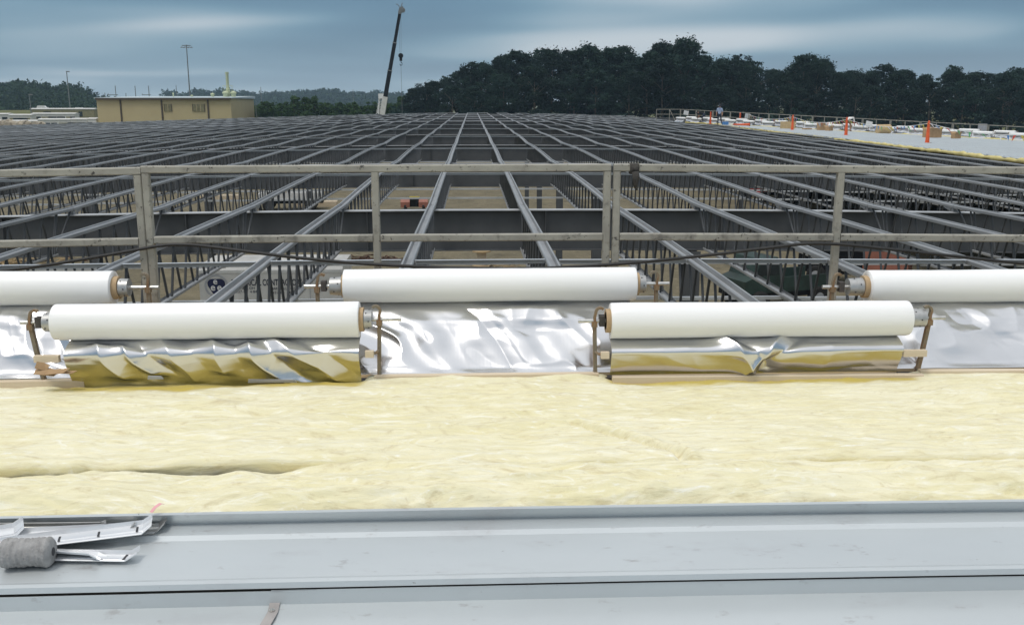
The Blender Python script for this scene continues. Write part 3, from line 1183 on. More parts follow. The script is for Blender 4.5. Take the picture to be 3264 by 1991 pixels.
for ri, (xa, xb, y, z, ends, label, front) in enumerate(rolls):
    e = make_roll(xa, xb, y, z, ends, label, front)
    xm = (xa + xb) / 2
    base = Vector(e.location)
    if front:
        prof = [(y + .03, z - .094), (y - .03, z - .108), (y - .085, z - .136), (y - .104, z - .152), (y - .106, z - .164), (y - .072, z - .235), (y - .038, ZB + .012), (y - .034, ZB + .004)]
        if ri == 0:
            folds = [(-2.02 + .20 * i + random.uniform(-.05, .05), random.uniform(.18, .42), random.uniform(.035, .085), random.uniform(.020, .044), random.uniform(.02, .25), random.uniform(.8, 1.1)) for i in range(5)]
            folds += [(-1.02, .42, .10, .034, .1, 1.1), (-1.32, .25, .2, .016, .25, 1.1), (-.80, -.12, .12, -.014, .2, .9)]
        else:
            folds = [(1.40, .24, .06, .042, .12, 1.1), (1.66, -.24, .055, .040, .10, 1.1), (1.18, .1, .22, .010, .3, 1.0), (2.0, -.15, .2, .012, .3, 1.0), (1.53, 0, .03, -.012, .5, 1.1)]
        if ri == 0:
            prof[-2:] = [(y - .036, ZB - .002), (y - .03, ZB - .035)]
        x0, x1 = xa + .07, xb - .0
        if ri == 1:
            x0, x1 = xa, xb - .05
    else:
        prof = [(y + .02, z - .090), (y - .06, z - .125), (y - .135, z - .185), (y - .160, z - .215), (y - .20, z - .25), (y - .33, ZB + .03), (y - .37, ZB + .010)]
        c_ = xm
        rf = random.Random(40 + ri)
        folds = [(c_ + rf.uniform(-.75, .55), rf.uniform(.15, .5), rf.uniform(.03, .12), rf.uniform(-.018, .024), rf.uniform(.05, .35), rf.uniform(.7, 1.05)) for _ in range(5)]
        folds += [(c_ + rf.uniform(-.7, .6), rf.uniform(-.1, .15), rf.uniform(.05, .12), rf.uniform(.008, .018), .08, rf.uniform(.45, .6)) for _ in range(4)]
        x0, x1 = xa + .04, xb - .03
    sh = foil_sheet(x0 - xm, x1 - xm, [(a - base.y, c - base.z) for a, c in prof],
                    [(s0 - xm, sl, w, dp, h0, h1) for s0, sl, w, dp, h0, h1 in folds], 360, 11 + ri, e, bulge=.035 if front else .04, crumple=.012 if front else .048)
    # stands
    for side, en in zip((-1, 1), ends):
        if en[0] is None:
            continue
        hl = (xb - xa) / 2
        sx = xm + side * (hl + en[1])
        hgt = z + roofz(sx) - (ZB - .045)
        lean = -side * (.045 if front else .0)
        if ri == 0 and side > 0 or ri == 1 and side < 0:
            lean = -side * .012
        st = empty('roll_stand', (sx, y, z + roofz(sx)))
        tag(st, 'rusty hooked stand holding the %s end of the %s roll' % ('left' if side < 0 else 'right', names5[ri]), 'stand', 'hooked stands of the insulation carriage')
        stand_mesh(hgt, lean, 1 if side < 0 else -1).build('hooked_post', M['rusty'], st)
        q = MB()
        q.box((lean - side * .045, -.004, -hgt + .014), (.12, .05, .032))
        q.build('foot', M['block'], st)
        if front:
            q = MB()
            w0 = .13 if (ri == 0 and side < 0) or (ri == 1 and side > 0) else .045
            q.box((lean * .45 - side * (.022 + w0 / 2), -.085, -.175), (w0, .03, .036))
            q.build('wooden_arm', M['wood'], st)
            q = MB()
            q.sweep([(lean * .45, -.0, -.175), (lean * .45 - side * .012, -.06, -.175), (lean * .45 - side * .03, -.075, -.175)], .008, n=6)
            q.build('arm_bolt', M['rusty'], st)

# battens the foil ends on
for xa, xb, y, z, lab in ((-4.0, -2.12, YK - .385, ZB - .010, 'pale timber batten under the left rear foil'),
                          (-.55, .69, YK - .385, ZB - .010, 'pale timber batten under the silver foil in the middle'),
                          (2.50, 4.2, YK - .40, ZB - .004, 'pale timber batten under the right rear foil'),
                          (.76, 2.50, YF - .075, ZB - .014, 'pale timber batten under the right front foil')):
    b = MB()
    b.extrude([(y - .02, z - .022), (y + .02, z - .022), (y + .02, z + .018), (y + .016, z + .022), (y - .016, z + .022), (y - .02, z + .018)], xa, xb, 8, 'X', True, roofz)
    tag(b.build('timber_batten', M['wood']), lab, 'batten', 'battens of the insulation carriage')
b = MB()
b.bbox(-4.6, 4.8, 5.12, 6.16, -.0, .12)
tag(b.build('carriage_deck', M['plywood']), 'low plywood deck of the insulation carriage under the rolls', 'deck')
# shiny sheet lying below the right batten
X_, Y_ = np.meshgrid(np.linspace(2.4, 4.4, 60), np.linspace(4.85, 5.2, 14), indexing='ij')
Z_ = .158 + .012 * fbm(X_ * 3, Y_ * 5, 3, 31) + np.vectorize(roofz)(X_)
tag(link('foil_offcut', grid_mesh('foil_offcut', X_, Y_, Z_, M['foil'])), 'flat strip of silver foil below the right rear batten', 'foil')
# tape scraps and cardboard
for u0, u1, v, lab in ((790, 945, 1214, 'short strip of grey tape on the batten edge'), (470, 520, 1203, 'small torn grey tape scrap under the crumpled foil')):
    p, q_ = at_y(u0, v, 5.02), at_y(u1, v, 5.02)
    b = MB()
    b.add([(p.x, 5.02, p.z - .010), (q_.x, 5.02, q_.z - .008), (q_.x - .01, 5.015, q_.z + .008), (p.x + .004, 5.015, p.z + .010), (p.x, 5.03, p.z - .010), (q_.x, 5.03, q_.z - .008), (q_.x - .01, 5.025, q_.z + .008), (p.x + .004, 5.025, p.z + .010)],
          [(0, 1, 2, 3), (4, 7, 6, 5), (0, 4, 5, 1), (3, 2, 6, 7), (0, 3, 7, 4), (1, 5, 6, 2)])
    tag(b.build('tape_scrap', M['greyprint']), lab, 'tape')
c0 = at_y(165, 1185, 4.98)
e = empty('torn_cardboard', c0)
tag(e, 'torn brown cardboard at the foot of the leftmost stand', 'cardboard')
for (dx, dy, dz, w, d, a, tl) in ((-.02, 0, .0, .13, .05, .3, .5), (.04, -.01, .004, .12, .045, -.2, .3), (-.05, .01, .03, .07, .04, 1.2, .9), (.08, 0, -.004, .1, .03, .1, .2)):
    b = MB()
    Mx = Matrix.Rotation(tl, 3, 'X') @ Matrix.Rotation(a * .5, 3, 'Y')
    b.add([Mx @ Vector(p) for p in ((-w / 2, -d / 2, 0), (w * .3, -d * .6, .003), (w / 2, d * .2, .008), (w * .1, d / 2, 0), (-w * .45, d * .4, .006),
                                   (-w / 2, -d / 2, .003), (w * .3, -d * .6, .006), (w / 2, d * .2, .011), (w * .1, d / 2, .003), (-w * .45, d * .4, .009))],
          [(4, 3, 2, 1, 0), (5, 6, 7, 8, 9)] + [(i, (i + 1) % 5, 5 + (i + 1) % 5, 5 + i) for i in range(5)])
    b.build('flap', M['card'], e, (dx, dy, dz))

# ------------------------------------------------------------------ guard rail
YR = 6.12


def rail_frame(xa, xb, posts, dz, label, open_left=False, open_right=False, tilt=0.0):
    e = empty('guard_rail', ((xa + xb) / 2, YR, 0))
    tag(e, label, 'guard rail', 'guard rail frames behind the rolls')
    xm = (xa + xb) / 2
    s = .046

    def bar(name, p, q, w=s):
        b = MB()
        p, q = Vector(p), Vector(q)
        d = (q - p).normalized()
        side = Vector((0, 1, 0))
        up = side.cross(d)
        c = .006
        prof = []
        for (a, bb) in ((-w / 2 + c, -w / 2), (w / 2 - c, -w / 2), (w / 2, -w / 2 + c), (w / 2, w / 2 - c), (w / 2 - c, w / 2), (-w / 2 + c, w / 2), (-w / 2, w / 2 - c), (-w / 2, -w / 2 + c)):
            prof.append(side * a + up * bb)
        P = [p + o for o in prof] + [q + o for o in prof]
        b.add(P, [(i, (i + 1) % 8, 8 + (i + 1) % 8, 8 + i) for i in range(8)] + [tuple(range(7, -1, -1)), tuple(range(8, 16))])
        b.build(name, M['rail'], e, smooth=True, angle=35)

    zt = lambda x: 1.262 + dz + tilt * (x - xm) + roofz(x)
    zm = lambda x: .820 + dz + tilt * (x - xm) + roofz(x)
    bar('top_rail', (xa - xm, 0, zt(xa)), (xb - xm, 0, zt(xb)))
    posts = sorted(posts)
    edges = [xa if open_left else None] + posts + [xb if open_right else None]
    edges = [x for x in edges if x is not None]
    for x in posts:
        bar('post', (x - xm, 0, .12), (x - xm, 0, zt(x) - s / 2 - .001))
    for p, q in zip(edges[:-1], edges[1:]):
        bar('middle_rail', (p - xm + (s / 2 + .002 if p in posts else 0), 0, zm(p)), (q - xm - (s / 2 + .002 if q in posts else 0), 0, zm(q)))
    return e


g = lambda u, v=545: at_y(u, v, YR).x
rail_frame(g(440) - 2.96, g(440) + .02, [g(440) - .003, g(440) - 1.47], -.005, 'pale scuffed guard rail frame, cut off at the left edge', open_left=True, tilt=.006)
rail_frame(g(452), g(1945) + .003, [g(452) + .023, g(1195), g(1936)], .012, 'pale scuffed guard rail frame in the middle of the picture')
rail_frame(g(1960) - .01, g(1960) + 2.96, [g(1960) + .013, g(2680), g(1960) + 2.93], .006, 'pale scuffed guard rail frame at the right with a rag on it', tilt=-.004)
# rag tied round the right top rail
rx = g(2020)
b = MB()
zr_ = 1.262 + .006 + roofz(rx)
ring = [(-.032, .030), (.032, .030), (.034, -.032), (-.034, -.034)]
b.extrude([(YR + a, zr_ + c) for a, c in ring], rx - .028, rx + .030, 3, 'X', True)
b.sweep([(rx + .004, YR - .034, zr_ - .02), (rx + .010, YR - .045, zr_ - .06), (rx + .006, YR - .038, zr_ - .10), (rx + .016, YR - .04, zr_ - .135)], [.022, .024, .017, .008], n=7)
tag(b.build('tied_rag', M['rag'], smooth=True), 'dark rag tied round the right guard rail top', 'rag')
# black hose
hp = [(-60, 655), (20, 650), (150, 632), (300, 606), (380, 592), (430, 588.5), (500, 593), (700, 618), (900, 636), (1130, 645), (1300, 645), (1500, 634), (1700, 614), (1850, 596), (1930, 587), (1985, 586), (2060, 591), (2250, 611), (2464, 634), (2600, 645)]
pts = [at_y(u * 1.3247, v * 1.3247, YR - .042) for u, v in hp]
sm = []
for i in range(len(pts) - 1):
    p0_, p1_, p2_, p3_ = pts[max(i - 1, 0)], pts[i], pts[i + 1], pts[min(i + 2, len(pts) - 1)]
    for s in range(5):
        t = s / 5
        sm.append(.5 * ((2 * p1_) + (p2_ - p0_) * t + (2 * p0_ - 5 * p1_ + 4 * p2_ - p3_) * t * t + (3 * p1_ - p0_ - 3 * p2_ + p3_) * t ** 3))
b = MB()
b.sweep(sm, .0105, n=10)
tag(b.build('black_hose', M['rubber'], smooth=True), 'long black hose sagging along the guard rail', 'hose')

# ------------------------------------------------------------------ clips and coil lying on the panel
ZP = .105


def clip(p, q, width, label, depth=.016, bend_a=0.0, bend_b=.03, roll=0.0, slots=(), name='panel_clip', mat='zinc'):
    """a folded metal tray from p to q with turned-up ends"""
    p, q = Vector(p), Vector(q)
    d = (q - p)
    L_ = d.length
    e = empty(name, p)
    e.rotation_euler = (roll, -math.atan2(d.z, math.hypot(d.x, d.y)), math.atan2(d.y, d.x))
    tag(e, label, 'clip', 'loose metal clips on the roof panel')
    w = width / 2
    prof = [(-w - .004, depth * .35), (-w, depth * .5), (-w + .003, 0), (-w * .30, 0), (-w * .25, .003), (w * .25, .003), (w * .30, 0), (w - .003, 0), (w, depth), (w + .006, depth * .8)]
    st = [(-.0, bend_a), (.03, 0), (L_ * .5, .001), (L_ - .035, 0), (L_, bend_b)]
    b = MB()
    k = len(prof)
    P = []
    for x, up in st:
        P += [(x, a * (1 - .6 * min(up, .04) / .04 * .5), c + up) for a, c in prof]
    F = []
    for i in range(len(st) - 1):
        for j in range(k - 1):
            F.append((i * k + j, i * k + j + 1, (i + 1) * k + j + 1, (i + 1) * k + j))
    b.add(P, F)
    b.build('folded_tray', M[mat], e)
    for s in slots:
        b = MB()
        b.bbox(s * L_ - .004, s * L_ + .004, -.020, .020, .0032, .0042)
        b.build('slot', M['slot'], e)
    return e


def onp(u, v, dz=0.0):
    return at_z(u, v, ZP + dz) 


clip(onp(-140, 1772, .006), onp(440, 1778, .006), .060, 'low narrow metal clip nearest the camera, its end bent up', bend_b=.022, slots=(.93,))
clip(onp(-120, 1742, .012), onp(325, 1772, .020), .060, 'short metal clip tipped over between two longer ones', roll=-.5, bend_b=-.012)
clip(onp(-150, 1722, .020), onp(362, 1694, .024), .085, 'bright metal clip behind the slotted one, square end', bend_b=.0)
clip(onp(-150, 1762, .030), onp(486, 1682, .034), .100, 'long bright slotted metal clip on top of the pile', bend_b=.024, slots=(.52, .72, .92))
clip(onp(-160, 1700, .008), onp(345, 1694, .008), .06, 'dull metal clip at the back of the pile, end turned up', roll=.7, bend_b=.034, mat='alu')
clip(onp(-100, 1714, .003), onp(440, 1690, .006), .08, 'dull metal clip below the long slotted one, its tip showing', bend_b=.040, mat='alu')
clip(onp(60, 1712, .003), onp(530, 1690, .004), .07, 'dull metal clip reaching farthest along the panel', bend_b=.034, mat='alu')
clip(onp(-60, 1716, .03), onp(78, 1690, .03), .07, 'short bent clip end standing up at the left edge', roll=.3, bend_b=.030)
# ribbed coil
cl_, cr_ = at_z(6, 1762, ZP + .050), at_z(170, 1756, ZP + .050)
L_ = (cr_ - cl_).length
xs = np.linspace(0, L_, 70)
th_ = np.linspace(0, 2 * np.pi, 121)
XX, TT = np.meshgrid(xs, th_, indexing='ij')
rad = .049 + .0022 * np.sin(XX / L_ * 2 * np.pi * 1.0 + 1.4) + .0012 * np.sin(XX * 330)
for _ in range(150):
    cx, ct = random.uniform(.01, L_ - .01), random.uniform(0, 2 * math.pi)
    d = np.hypot(XX - cx, .049 * np.angle(np.exp(1j * (TT - ct))))
    rad = rad + .0016 * np.exp(-((d - .0055) / .0022) ** 2) - .0012 * np.exp(-(d / .003) ** 2)
ed = np.minimum(XX, L_ - XX)
rad = rad * np.sqrt(np.clip(1 - (1 - np.clip(ed / .016, 0, 1)) ** 2 * .45, 0, 1))
rad[0, :] *= .3
rad[-1, :] *= .3
e = empty('ribbed_coil', cl_)
e.rotation_euler = (0, 0, math.atan2(cr_.y - cl_.y, cr_.x - cl_.x))
tag(e, 'grey coil with a rough ringed surface lying against the metal clips', 'coil')
link('coil_body', grid_mesh('coil_body', XX, rad * np.cos(TT), rad * np.sin(TT), M['coil']), e)
q = MB()
for sx_ in (.0005, L_ - .0005):
    q.tube((sx_ - .001, 0, 0), (sx_ + .001, 0, 0), .0145, n=20)
q.build('coil_end', M['slot'], e)

# ------------------------------------------------------------------ trees
def crown_quads(rng, clumps, per, leaf, flat=.7):
    """clumps: (cx,cy,cz,r). leaf-sized quads scattered through each clump, thinning outwards"""
    C_ = np.array(clumps)
    n = len(C_)
    d = rng.normal(size=(n, per, 3))
    d /= np.linalg.norm(d, axis=2)[..., None]
    rad = C_[:, None, 3] * np.minimum(rng.gamma(6.0, .14, (n, per)), 1.35)
    ax = rng.uniform(.65, 1.45, (n, 1, 3)) * np.array([1, 1, flat])
    c = (C_[:, None, :3] + d * rad[..., None] * ax).reshape(-1, 3)
    d = d.reshape(-1, 3)
    m = len(c)
    a = rng.normal(size=(m, 3))
    a /= np.linalg.norm(a, axis=1)[:, None]
    b_ = np.cross(a, d + rng.normal(scale=.7, size=(m, 3)))
    b_ /= np.linalg.norm(b_, axis=1)[:, None] + 1e-9
    s = leaf * rng.uniform(.5, 1.35, m)[:, None]
    return np.stack([c - a * s, c - b_ * s * .5, c + a * s, c + b_ * s * .6], 1)


def broadleaf(seed, h=20.0, w=5.0, base=.28, n=95, per=66, leaf=.25):
    rng = np.random.default_rng(seed)
    cl = []
    ph = rng.uniform(0, 6.28, 4)
    for i in range(n):
        t = rng.uniform(0, 1) ** .85
        z = h * (base + (1 - base) * t) * .955
        a = rng.uniform(0, 2 * math.pi)
        prof = math.sin(math.pi * min(1, .20 + .77 * t)) ** .75 * (1 + .28 * math.sin(3 * a + ph[0]) * math.sin(5 * t + ph[1]) + .2 * math.sin(2 * a + ph[2]))
        rr = w * prof * rng.uniform(.2, 1.0) ** .6
        cl.append((math.cos(a) * rr, math.sin(a) * rr, z, rng.uniform(.45, 1.15) * w / 5))
    for i in range(12):
        a = rng.uniform(0, 2 * math.pi)
        rr = w * .34 * rng.random()
        cl.append((math.cos(a) * rr, math.sin(a) * rr, h * rng.uniform(.80, .955), rng.uniform(.35, .75) * w / 5))
    cm = quads_mesh('crown', crown_quads(rng, cl, per, leaf), M['leaf'])
    q = MB()
    lean = rng.normal(scale=.4, size=2)
    q.sweep([(0, 0, 0), (lean[0] * .3, lean[1] * .3, h * .3), (lean[0], lean[1], h * .8)], [.26, .20, .05], n=7)
    for i in range(12):
        c = cl[i * 4]
        z0 = max(h * .22, c[2] - rng.uniform(1.5, 4))
        f = z0 / (h * .8)
        q.sweep([(lean[0] * f, lean[1] * f, z0), (c[0] * .5, c[1] * .5, (z0 + c[2]) / 2 + .2), (c[0], c[1], c[2])], [.09, .06, .02], n=5)
    return cm, q.mesh('trunk', M['bark'], smooth=True)


def conifer(seed, h=9.0, w=2.0):
    rng = np.random.default_rng(seed)
    cl = []
    for i in range(26):
        t = rng.uniform(.08, 1)
        a = rng.uniform(0, 2 * math.pi)
        rr = w * (1 - t) ** .75 * rng.uniform(.2, 1)
        cl.append((math.cos(a) * rr, math.sin(a) * rr, h * t * .97, .25 + .55 * (1 - t)))
    cm = quads_mesh('crown', crown_quads(rng, cl, 70, .22), M['pine'])
    q = MB()
    q.tube((0, 0, 0), (0, 0, h * .95), .12, .02, n=6)
    return cm, q.mesh('trunk', M['bark'], smooth=True)


BL = [broadleaf(20 + i, 20, [4.6, 5.4, 4.0, 5.0, 6.0, 4.4, 5.2][i], [.25, .3, .34, .2, .28, .38, .16][i]) for i in range(7)]
CF = [conifer(50 + i, 9, [1.8, 2.3, 2.0][i]) for i in range(3)]


def place_tree(kind, loc, h, label, name, group, wscale=1.0, ref=20.0):
    cm, tm = kind
    e = empty(name, loc, random.uniform(0, 6.28))
    s = h / ref
    e.scale = (s * wscale, s * wscale, s)
    link('crown', cm, e)
    link('trunk', tm, e)
    tag(e, label, 'tree', group)
    return e


SKYLINE = [(1262, 300), (1300, 292), (1330, 262), (1370, 252), (1420, 225), (1480, 200), (1520, 190), (1580, 172), (1640, 158), (1720, 148), (1800, 150), (1870, 140), (1920, 152), (1990, 142), (2040, 150), (2100, 132), (2140, 150), (2185, 122),
           (2230, 150), (2270, 182), (2350, 165), (2400, 175), (2450, 205), (2490, 225), (2530, 210), (2560, 168), (2610, 172), (2650, 192), (2720, 203), (2800, 198), (2870, 222), (2930, 205), (2990, 222), (3040, 200), (3100, 218), (3180, 212), (3230, 205), (3300, 215), (3400, 200), (3520, 210)]
su, sv = np.array(SKYLINE).T
ti = 0
tall = []
for row, (d0, spacing, kmin, kmax) in enumerate(((198, 5.2, .62, .86), (206, 4.3, .88, 1.0), (214, 4.3, .86, 1.0))):
    x = -14.0 + row * 1.5
    while x < 142:
        y = d0 - max(0, x) * .10 + random.uniform(-3, 3) + (8 if x < -6 else 0)
        u = 1504 + F_PX * x / (y * _cp)
        if u > 3480:
            break
        vt = np.interp(u, su, sv)
        zt = CAM_H + (325 - vt) / F_PX * y / _cp * 1.0 * _cp
        h = (zt - Z_G) * random.uniform(kmin, kmax)
        h = max(h, 5)
        tall.append((row, u, x, y, h))
        x += spacing * random.uniform(.7, 1.3)
# crests that stand out of the skyline get a tree of their own
for u, v in ((2185, 122), (2100, 130), (2575, 165), (2360, 162), (1985, 140), (1870, 137), (1650, 152), (3040, 198), (3240, 204), (2820, 197), (1355, 256), (1500, 190)):
    y = 205
    p = at_y(u, v, y)
    tall.append((1, u, p.x, y, p.z - Z_G))
tall.sort(key=lambda q: q[1])
cnt = [0, 0, 0]
for row, u, x, y, h in tall:
    cnt[row] += 1
    desc = ('dark leafy tree in the front edge of the wood', 'tall dark tree in the middle of the wood', 'dark tree at the back of the wood')[row]
    place_tree(random.choice(BL), (x, y, Z_G), h, '%s, %s from the crane' % (desc, ORD[cnt[row] - 1]), 'broadleaf_tree', 'trees of the dark wood behind the roof', random.uniform(.95, 1.2) * (20 / max(h, 9)) ** .4)
# undergrowth at the foot of the wood
rng = np.random.default_rng(5)
cl = []
for _ in range(240):
    x = rng.uniform(-16, 130)
    cl.append((x, 194 - max(0, x) * .10 + rng.uniform(-1, 5), Z_G + rng.uniform(.5, 6.5) * rng.random() ** .5, rng.uniform(.8, 1.9)))
tag(link('undergrowth', quads_mesh('undergrowth', crown_quads(rng, cl, 90, .5), M['leaf'])), 'dark undergrowth along the foot of the wood', 'undergrowth', kind='stuff')

q = MB()
q.add([(-22, 192, Z_G + .02), (150, 174, Z_G + .02), (170, 260, Z_G + .02), (-26, 260, Z_G + .02)], [(0, 1, 2, 3)])
tag(q.build('forest_floor', M['litter']), kind='structure')
q = MB()
q.add([(-48, 198, Z_G + .01), (-10, 198, Z_G + .01), (-10, 420, Z_G + .01), (-110, 420, Z_G + .01)], [(0, 1, 2, 3)])
tag(q.build('scrub_floor', M['litter']), kind='structure')
cl = []
for _ in range(260):
    u_, y_ = rng.uniform(800, 1330), rng.uniform(238, 262)
    p_ = at_y(u_, rng.uniform(341, 368), y_)
    cl.append((p_.x, y_, p_.z, rng.uniform(.6, 1.3)))
tag(link('scrub', quads_mesh('scrub', crown_quads(rng, cl, 80, .3), M['pine'])), 'green scrub behind the young conifers', 'scrub', kind='stuff')

# young conifers between the tan building and the wood
ci = 0
for u in sorted([random.uniform(812, 1300) for _ in range(64)] + [935, 960, 985, 1000, 1290, 1275]):
    y = random.uniform(206, 236)
    vt = random.uniform(322, 342)
    if 925 < u < 1010:
        vt = random.uniform(305, 325)
    if u > 1265:
        vt = random.uniform(300, 320)
    p = at_y(u, vt, y)
    ci += 1
    place_tree(random.choice(CF), (p.x, y, Z_G), p.z - Z_G, 'young green conifer beyond the roof, %s from the tan building' % ORD[ci - 1], 'young_conifer', 'young conifers beyond the roof', random.uniform(1.1, 1.7), 9.0)


def far_wood(name, label, pts, depth, per, leaf, n, th, mat, seed):
    """one mass of distant trees; pts: (u, v of the tops, distance)"""
    rng = np.random.default_rng(seed)
    U, V_, D_ = np.array(pts).T
    cl = []
    for _ in range(n):
        u = rng.uniform(U[0], U[-1])
        y = np.interp(u, U, D_) + rng.uniform(0, depth)
        v = np.interp(u, U, V_)
        f = (y - np.interp(u, U, D_)) / depth
        p = at_y(u, v, y)
        top = Z_G + (p.z - Z_G) * (.35 + .65 * f) * rng.uniform(.92, 1.03)
        for q in range(3):
            cl.append((p.x + rng.normal() * th * .2, y + rng.normal() * th * .2, top - th * (.12 + .27 * q), th * rng.uniform(.13, .24)))
    o = link(name, quads_mesh(name, crown_quads(rng, cl, per, leaf), mat))
    tag(o, label, 'wood', kind='stuff')


far_wood('wooded_hill', 'wooded hill rising at the far left', [(-850, 268, 430), (-260, 262, 430), (0, 256, 430), (40, 254, 430), (100, 258, 430), (150, 265, 435), (190, 262, 440), (250, 276, 440), (290, 292, 440), (312, 312, 440)], 120, 60, .95, 1500, 15, M['leaf_far'], 8)
far_wood('wooded_ridge', 'long hazy wooded ridge on the horizon', [(505, 318, 1050), (530, 292, 1050), (600, 290, 1050), (640, 281, 1050), (720, 282, 1050), (790, 290, 1050), (830, 298, 1050), (880, 290, 1050), (920, 288, 1050), (960, 287, 1050), (1020, 282, 1050), (1100, 284, 1050), (1180, 288, 1050), (1250, 292, 1050), (1310, 300, 1050)], 160, 44, 1.9, 600, 22, M['leaf_far'], 9)

# ------------------------------------------------------------------ tan building
YT = 196.0
pl, pc = at_y(307, 314, YT), at_y(735, 318, YT - 4)
pr_ = at_y(808, 311, YT + 22)
tb = empty('tan_building', (pl.x, pl.y, Z_G))
tag(tb, 'low tan metal building with dark trim behind the left of the roof', 'building')
o0 = Vector((pl.x, pl.y, Z_G))
A_, B_, C_ = Vector((0, 0, 0)), pc - Vector((0, 0, pc.z)) - Vector((o0.x, o0.y, 0)), pr_ - Vector((0, 0, pr_.z)) - Vector((o0.x, o0.y, 0))
D_ = A_ + (C_ - B_)
HT = pl.z - Z_G
q = MB()
wl = []
for p in (A_, B_, C_, D_):
    wl += [(p.x, p.y, -.2), (p.x, p.y, HT)]
q.add(wl, [(0, 2, 3, 1), (2, 4, 5, 3), (4, 6, 7, 5), (6, 0, 1, 7)])
q.build('wall', M['tan'], tb)
fx = (B_ - A_).normalized()
fn = Vector((fx.y, -fx.x, 0))
sx_ = (C_ - B_).normalized()
q = MB()
ov = .35
cs = [A_ - fx * ov + fn * ov, B_ + fx * ov + fn * ov, C_ + fx * ov, D_ - fx * ov]
q.add([(p.x, p.y, HT + .002) for p in cs] + [(p.x, p.y, HT + .14 + (.4 if i > 1 else 0)) for i, p in enumerate(cs)], [(3, 2, 1, 0), (4, 5, 6, 7), (0, 1, 5, 4), (1, 2, 6, 5), (2, 3, 7, 6), (3, 0, 4, 7)])
roof_ = q.build('roof', M['roof_blue'], tb)
q = MB()
q.sweep([A_ + fn * .42 + Vector((0, 0, HT - .1)), B_ + fn * .42 + fx * .3 + Vector((0, 0, HT - .1))], 0, rect=(.12, .35))
q.build('gutter', M['brown_trim'], tb)
LT = (B_ - A_).length


def on_front(u, z):
    """parameter along the front wall"""
    t = (u - 307) / (735 - 307)
    return A_ + (B_ - A_) * t


for u in (384, 516, 663):
    c = on_front(u, 0) + fn * .08
    q = MB()
    q.box((c.x, c.y, HT / 2 - .15), (.30, .14, HT - .3), Matrix.Rotation(math.atan2(fx.y, fx.x), 3, 'Z'))
    q.build('downpipe', M['brown_trim'], tb)
RM = Matrix.Rotation(math.atan2(fx.y, fx.x), 3, 'Z')
for ua, ub, nb in ((524, 547, 2), (614, 652, 3)):
    pa, pb = on_front(ua, 0), on_front(ub, 0)
    z1, z0 = at_y(600, 332, YT).z - Z_G, at_y(600, 355, YT).z - Z_G
    c = (pa + pb) / 2 + fn * .05
    w = (pb - pa).length
    q = MB()
    q.box((c.x, c.y, (z0 + z1) / 2), (w, .08, z1 - z0), RM)
    win = q.build('louvre_window', M['louvre'], tb)
    for j in range(nb + 1):
        p = pa + (pb - pa) * (j / nb) + fn * .12
        q = MB()
        q.box((p.x, p.y, (z0 + z1) / 2), (.10, .06, z1 - z0 + .1), RM)
        q.build('mullion', M['brown_trim'] if j in (0, nb) else M['tan'], win)
    for j in range(7):
        p = (pa + pb) / 2 + fn * .11
        q = MB()
        q.box((p.x, p.y, z0 + (z1 - z0) * (j + .5) / 7), (w - .1, .05, .07), RM)
        q.build('slat', M['louvre'], win)
# roof vents and the stack
def local(u, v, y):
    return at_y(u, v, y) - o0


for u, r, h, nm in ((678, .45, .8, 'roof_vent'), (553, .18, .9, 'vent_pipe'), (612, .3, .4, 'roof_vent'), (720, .7, 1.2, 'roof_vent'), (745, .65, 1.2, 'roof_vent')):
    p = local(u, 312, YT + 8)
    q = MB()
    q.lathe([(0, r * .75), (h * .5, r * .75), (h * .55, r), (h * .8, r * .9), (h, 0)], 12, 'Z')
    q.build(nm, M['vent'], tb, (p.x, p.y, HT + .35), smooth=True, angle=40)
p = local(728, 312, YT + 9)
q = MB()
q.lathe([(0, .42), (1.6, .42), (1.7, .3), (4.4, .3), (4.5, .36), (4.9, .36), (4.9, 0)], 12, 'Z')
stk = q.build('exhaust_stack', M['vent'], tb, (p.x, p.y, HT + .4), smooth=True, angle=40)
q = MB()
for a in range(6):
    an = a * math.pi / 3
    q.tube((math.cos(an) * 1.0, math.sin(an) * 1.0, 0), (math.cos(an) * 1.0, math.sin(an) * 1.0, 2.2), .03, n=5)
for z in (1.1, 2.2):
    q.sweep([(math.cos(a * math.pi / 6), math.sin(a * math.pi / 6), z) for a in range(13)], .03, n=5)
q.build('guard_cage', M['vent'], stk)

